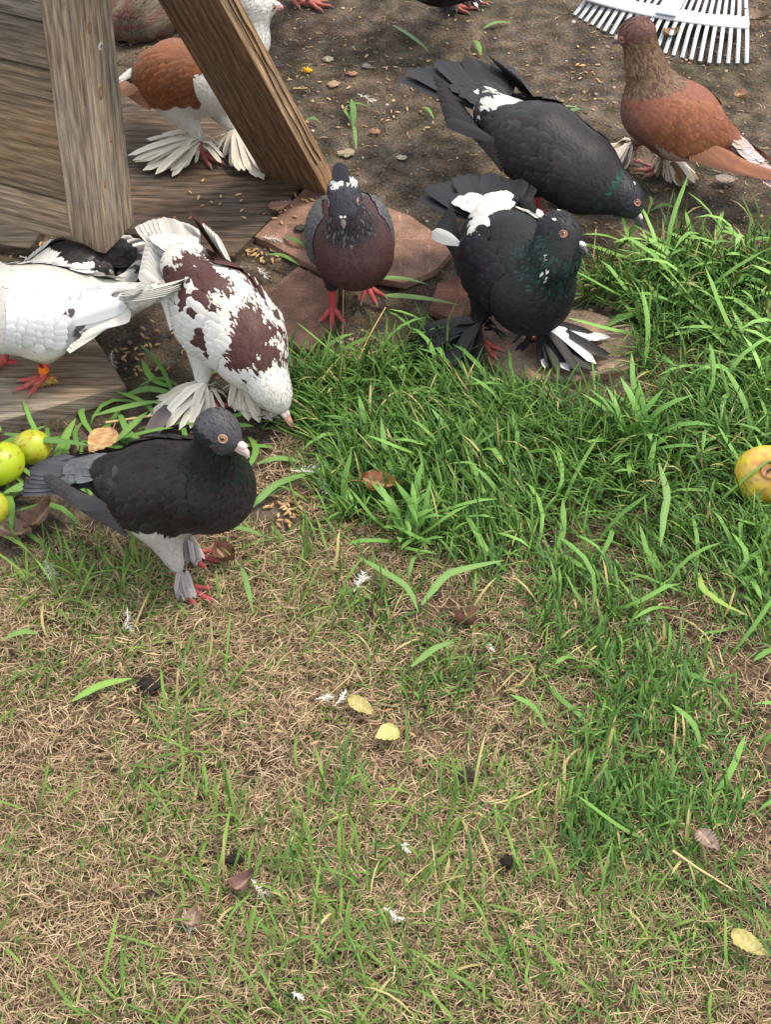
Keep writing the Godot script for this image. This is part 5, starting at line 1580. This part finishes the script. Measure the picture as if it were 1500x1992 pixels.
func build_pigeons() -> void:
	var white := lin(0.54, 0.53, 0.51)
	make_pigeon("pigeon", "slate-headed black pigeon standing in front on worn turf", "pigeons feeding in the yard", "slate_black", {
		"T": Vector3(-0.4022, 0.075, -1.6537), "R": Vector3(-0.3004, 0.105, -1.6057), "M": Vector3(-0.2541, 0.115, -1.577), "B": Vector3(-0.192, 0.137, -1.5562), "N": Vector3(-0.1809, 0.19, -1.5453), "H": Vector3(-0.1712, 0.232, -1.5346), "K": Vector3(-0.1382, 0.22, -1.5165),
		"F": [Vector3(-0.2257, 0.002, -1.5312), Vector3(-0.2241, 0.002, -1.5857)], "bill": lin(0.42, 0.32, 0.31), "cere": lin(0.66, 0.53, 0.50), "iris": lin(0.55, 0.24, 0.05), "lid": lin(0.35, 0.25, 0.2), "head": 0.93, "neck": 0.9, "muff": 0.022, "muff_dir": [Vector3(0.3, 0, 1), Vector3(0.5, 0, 0.6)], "roll": -0.55, "size": 1.0, "tail_tip": 0.35, "skin": lin(0.40, 0.035, 0.05)})
	make_pigeon("pigeon", "white pigeon with chestnut-brown patches pecking with lowered head", "pigeons feeding in the yard", "pied", {
		"T": Vector3(-0.2837, 0.13, -2.0823), "R": Vector3(-0.2509, 0.145, -1.9567), "M": Vector3(-0.205, 0.13, -1.8934), "B": Vector3(-0.169, 0.096, -1.8661), "N": Vector3(-0.1451, 0.066, -1.8365), "H": Vector3(-0.1348, 0.054, -1.8185), "K": Vector3(-0.1188, 0.03, -1.8046),
		"F": [Vector3(-0.2214, 0.002, -1.8613), Vector3(-0.1808, 0.002, -1.8818)], "bill": lin(0.62, 0.32, 0.26), "cere": lin(0.68, 0.55, 0.53), "muff": 0.075, "muff_dir": [Vector3(-0.8, 0, 0.45), Vector3(0.8, 0, 0.6)], "size": 0.98, "neck": 0.78, "fan": 0.2, "bill_len": 0.028, "wing_reach": 0.85, "tip_side": 0.034, "tail_tip": 0.9, "thighs": true})
	make_pigeon("pigeon", "white pigeon with an orange leg ring standing on the weathered plank", "pigeons feeding in the yard", "white", {
		"T": Vector3(-0.2383, 0.175, -1.8791), "R": Vector3(-0.3432, 0.098, -1.9463), "M": Vector3(-0.417, 0.112, -1.9108), "B": Vector3(-0.4692, 0.128, -1.894), "N": Vector3(-0.4895, 0.19, -1.881), "H": Vector3(-0.495, 0.23, -1.876), "K": Vector3(-0.5277, 0.215, -1.8767),
		"F": [Vector3(-0.4281, 0.019, -1.8863), Vector3(-0.4815, 0.019, -1.921)], "bill": lin(0.6, 0.4, 0.35), "size": 1.04, "fan": 0.07, "skin": lin(0.46, 0.06, 0.06), "wing_reach": 0.22, "tip_side": 0.012, "tail_base": 0.62, "tail_tip": 0.95})
	make_pigeon("pigeon", "black and white pigeon with gray striped tail hidden under the panel corner", "pigeons feeding in the yard", "black_and_white", {
		"T": Vector3(-0.3016, 0.085, -2.0783), "R": Vector3(-0.3714, 0.085, -2.0433), "M": Vector3(-0.4011, 0.085, -2.0147), "B": Vector3(-0.4343, 0.075, -1.9838), "N": Vector3(-0.4549, 0.05, -2.0017), "H": Vector3(-0.4703, 0.035, -1.9943), "K": Vector3(-0.4877, 0.01, -2.0003),
		"F": [Vector3(-0.4241, 0, -2.0707), Vector3(-0.4576, 0, -2.1177)], "size": 0.95, "fan": 0.62, "detail": 0.8})
	make_pigeon("pigeon", "white pigeon with brown wings and feathered feet behind the splayed leg", "pigeons feeding in the yard", "brown_winged", {
		"T": Vector3(-0.3987, 0.08, -2.5203), "R": Vector3(-0.3453, 0.105, -2.4983), "M": Vector3(-0.304, 0.122, -2.4678), "B": Vector3(-0.2455, 0.138, -2.4392), "N": Vector3(-0.1922, 0.19, -2.4476), "H": Vector3(-0.1757, 0.238, -2.4646), "K": Vector3(-0.1535, 0.232, -2.4793),
		"F": [Vector3(-0.2694, 0.013, -2.4252), Vector3(-0.218, 0.013, -2.448)], "bill": lin(0.6, 0.32, 0.3), "muff": 0.10, "muff_dir": [Vector3(-1, 0, 0.05), Vector3(0.8, 0, 0.6)], "size": 1.02, "wing_reach": 0.6, "skin": lin(0.42, 0.10, 0.11)})
	make_pigeon("pigeon", "crested purple-breasted pigeon walking towards the viewer on red feet", "pigeons feeding in the yard", "purple_breasted", {
		"T": Vector3(-0.064, 0.04, -2.25), "R": Vector3(-0.056, 0.085, -2.14), "M": Vector3(-0.048, 0.110, -2.088), "B": Vector3(-0.0392, 0.124, -2.028), "N": Vector3(-0.0461, 0.178, -2.0151), "H": Vector3(-0.0521, 0.21, -2.0179), "K": Vector3(-0.0526, 0.192, -1.9903),
		"F": [Vector3(-0.069, 0.012, -2.045), Vector3(-0.0261, 0.012, -2.0949)], "bill": lin(0.12, 0.09, 0.09), "skin": lin(0.46, 0.05, 0.06), "size": 0.92, "tip_side": 0.002, "wing_reach": 0.4, "wing_width": 0.72, "neck": 0.86, "head": 0.9, "fat": 1.1, "wing_front": -0.022, "bill_len": 0.024,
		"crest": true,
		"marks": [[0, Vector3(-0.006, 0.016, 0.006), 0.009, white], [0, Vector3(-0.008, 0.012, -0.012), 0.007, white]]})
	make_pigeon("pigeon", "glossy black pigeon with white back band and feathered feet on the slab", "pigeons feeding in the yard", "white_banded", {
		"T": Vector3(0.1189, 0.115, -2.2108), "R": Vector3(0.1366, 0.118, -2.0885), "M": Vector3(0.1563, 0.12, -2.0155), "B": Vector3(0.1808, 0.112, -1.9574), "N": Vector3(0.2071, 0.168, -1.9399), "H": Vector3(0.2156, 0.198, -1.9542), "K": Vector3(0.2519, 0.192, -1.9256),
		"F": [Vector3(0.1224, 0.014, -1.9707), Vector3(0.1969, 0.014, -1.9674)], "muff": 0.095, "muff_dir": [Vector3(-1, 0, 0.25), Vector3(1, 0, 0.4)], "size": 1.12, "roll": -0.3, "fan": 0.58, "tail_wave": 0.004, "wing_drop": 0.012, "iris": lin(0.62, 0.18, 0.05), "lid": lin(0.28, 0.17, 0.14), "wing_reach": 0.4, "tip_side": 0.05,
		"marks": [[0, Vector3(-0.012, 0.017, 0.006), 0.006, white], [0, Vector3(-0.006, 0.006, 0.018), 0.006, white], [0, Vector3(0.012, -0.014, 0.004), 0.006, white]]})
	make_pigeon("pigeon", "dark gray pigeon with white rump bending to feed at the rim of the grass", "pigeons feeding in the yard", "white_rumped", {
		"T": Vector3(0.0962, 0.12, -2.5165), "R": Vector3(0.1539, 0.13, -2.3462), "M": Vector3(0.2139, 0.128, -2.272), "B": Vector3(0.2647, 0.104, -2.2452), "N": Vector3(0.3048, 0.082, -2.2283), "H": Vector3(0.33, 0.074, -2.2203), "K": Vector3(0.3566, 0.046, -2.2024),
		"F": [Vector3(0.2185, 0, -2.293), Vector3(0.2495, 0, -2.3195)], "size": 1.12, "neck": 0.84, "roll": -0.75, "fan": 0.44, "tail_wave": 0.004, "iris": lin(0.60, 0.2, 0.08), "lid": lin(0.3, 0.16, 0.13), "bill_len": 0.024, "wing_reach": 0.85, "tip_side": 0.055,
		"marks": [[0, Vector3(-0.008, 0.010, 0.014), 0.007, white]]})
	make_pigeon("pigeon", "rust-brown pigeon standing upright in front of the rake", "pigeons feeding in the yard", "rust", {
		"T": Vector3(0.5539, 0.055, -2.2972), "R": Vector3(0.4716, 0.09, -2.3487), "M": Vector3(0.419, 0.122, -2.3418), "B": Vector3(0.3793, 0.143, -2.3447), "N": Vector3(0.356, 0.203, -2.358), "H": Vector3(0.3392, 0.245, -2.3679), "K": Vector3(0.3099, 0.228, -2.3853),
		"F": [Vector3(0.4054, 0, -2.4041), Vector3(0.3615, 0, -2.4322)], "muff": 0.055, "muff_dir": [Vector3(0.7, 0, 0.6), Vector3(-1, 0, 0.05)], "size": 0.98, "iris": lin(0.66, 0.19, 0.04), "bill": lin(0.16, 0.11, 0.11), "lid": lin(0.3, 0.14, 0.1), "wing_reach": 0.85, "skin": lin(0.45, 0.14, 0.14), "fan": 0.14})
	make_pigeon("pigeon", "pigeon at the top edge of which only reddish legs show", "pigeons feeding in the yard", "rust", {
		"T": Vector3(-0.2652, 0.12, -2.7768), "R": Vector3(-0.2006, 0.14, -2.7886), "M": Vector3(-0.153, 0.15, -2.8123), "B": Vector3(-0.1077, 0.165, -2.7899), "N": Vector3(-0.0784, 0.23, -2.7759), "H": Vector3(-0.0699, 0.27, -2.7776), "K": Vector3(-0.039, 0.26, -2.7819),
		"F": [Vector3(-0.1281, 0, -2.9221), Vector3(-0.1587, 0, -2.9403)], "detail": 0.5, "skin": lin(0.45, 0.12, 0.1), "fdir": Vector3(0.9, 0, 0.3)})
	make_pigeon("pigeon", "pigeon at the top edge with black and white speckled legs", "pigeons feeding in the yard", "white_banded", {
		"T": Vector3(-0.0485, 0.1, -2.782), "R": Vector3(0.0323, 0.12, -2.7943), "M": Vector3(0.0767, 0.125, -2.7982), "B": Vector3(0.1201, 0.14, -2.7799), "N": Vector3(0.1418, 0.2, -2.7693), "H": Vector3(0.1511, 0.25, -2.75), "K": Vector3(0.1826, 0.235, -2.7472),
		"F": [Vector3(0.1107, 0, -2.9077), Vector3(0.1327, 0, -2.933)], "detail": 0.5, "skin": lin(0.45, 0.12, 0.1), "fdir": Vector3(0.9, 0, 0.2), "muff": 0.032, "muff_dir": [Vector3(-0.3, 0, 1), Vector3(0.6, 0, 0.5)]})

func leg_ring() -> void:
	var o := Vector3(-0.4166, 0.04, -1.8667)
	var b := Buf.new()
	var prev := []
	for k in 25:
		var an := TAU * k / 24.0
		var d := Vector3(cos(an), 0, sin(an))
		var ring := [b.vert(d * 0.0066 + Vector3(0, 0.0, 0), d, lin(0.72, 0.15, 0.015)), b.vert(d * 0.0066 + Vector3(0, 0.009, 0), d, lin(0.72, 0.15, 0.015)), b.vert(d * 0.0054 + Vector3(0, 0.009, 0), -d, lin(0.6, 0.12, 0.01)), b.vert(d * 0.0054, -d, lin(0.6, 0.12, 0.01))]
		if k > 0:
			for e in 4: b.quad(prev[e], prev[(e + 1) % 4], ring[(e + 1) % 4], ring[e])
		prev = ring
	single("leg_ring", b.mesh(), bill_mat, Vector3(-0.4281, 0.019, -1.8863) + Vector3(0, 0.018, 0) + Vector3(0.002, 0, -0.001), "orange plastic ring round the white pigeon's red leg", "leg ring")

func _ready() -> void:
	# camera, sky, sun and exposure
	var cam := Camera3D.new()
	cam.name = "camera"
	cam.position = Vector3(0, 1.5, 0)
	cam.rotation_degrees = Vector3(-42, 0, 0)
	cam.fov = 30.0
	cam.near = 0.05
	cam.far = 200.0
	add_child(cam)
	cam.current = true
	var env := Environment.new()
	env.background_mode = Environment.BG_SKY
	var sky := Sky.new()
	var sm := ProceduralSkyMaterial.new()
	sm.sky_top_color = Color(0.85, 0.87, 0.89)
	sm.sky_horizon_color = Color(0.88, 0.885, 0.885)
	sm.sky_curve = 0.2
	sm.ground_horizon_color = Color(0.5, 0.5, 0.48)
	sm.ground_bottom_color = Color(0.3, 0.29, 0.27)
	sm.sky_energy_multiplier = 1.0
	sky.sky_material = sm
	env.sky = sky
	env.tonemap_mode = Environment.TONE_MAPPER_LINEAR
	env.tonemap_exposure = 2.4
	env.sdfgi_enabled = true
	env.ssao_enabled = true
	env.ssil_enabled = true
	var we := WorldEnvironment.new()
	we.name = "world_environment"
	we.environment = env
	add_child(we)
	var sun := DirectionalLight3D.new()
	sun.name = "sun"
	sun.light_energy = 0.5
	sun.light_angular_distance = 14.0
	sun.light_color = Color(1.0, 0.955, 0.87)
	sun.shadow_enabled = true
	sun.look_at_from_position(Vector3(0.55, 1.0, -0.12), Vector3.ZERO, Vector3.UP)
	add_child(sun)

	rng.seed = 4711
	noise.seed = 11
	noise.frequency = 0.25
	noise.fractal_octaves = 3
	feather_mat = vmat(0.52, 0.34)
	skin_mat = vmat(0.55, 0.4)
	bill_mat = vmat(0.45, 0.5)
	eye_mat = vmat(0.12, 0.6)
	plain_mat = vmat(0.8, 0.3)
	leaf_mat = vmat(0.5, 0.4)
	leaf_mat.backlight_enabled = true
	leaf_mat.backlight = Color(0.25, 0.25, 0.25)
	apple_mat = vmat(0.35, 0.5)
	metal_mat = vmat(0.45, 0.6)

	var t0 := Time.get_ticks_msec()
	build_ground()
	build_wood()
	print("wood ", Time.get_ticks_msec() - t0)
	build_grass()
	print("grass ", Time.get_ticks_msec() - t0)
	build_rake()
	build_pigeons()
	print("pigeons ", Time.get_ticks_msec() - t0)
	leg_ring()
	build_small()
	print("all ", Time.get_ticks_msec() - t0)
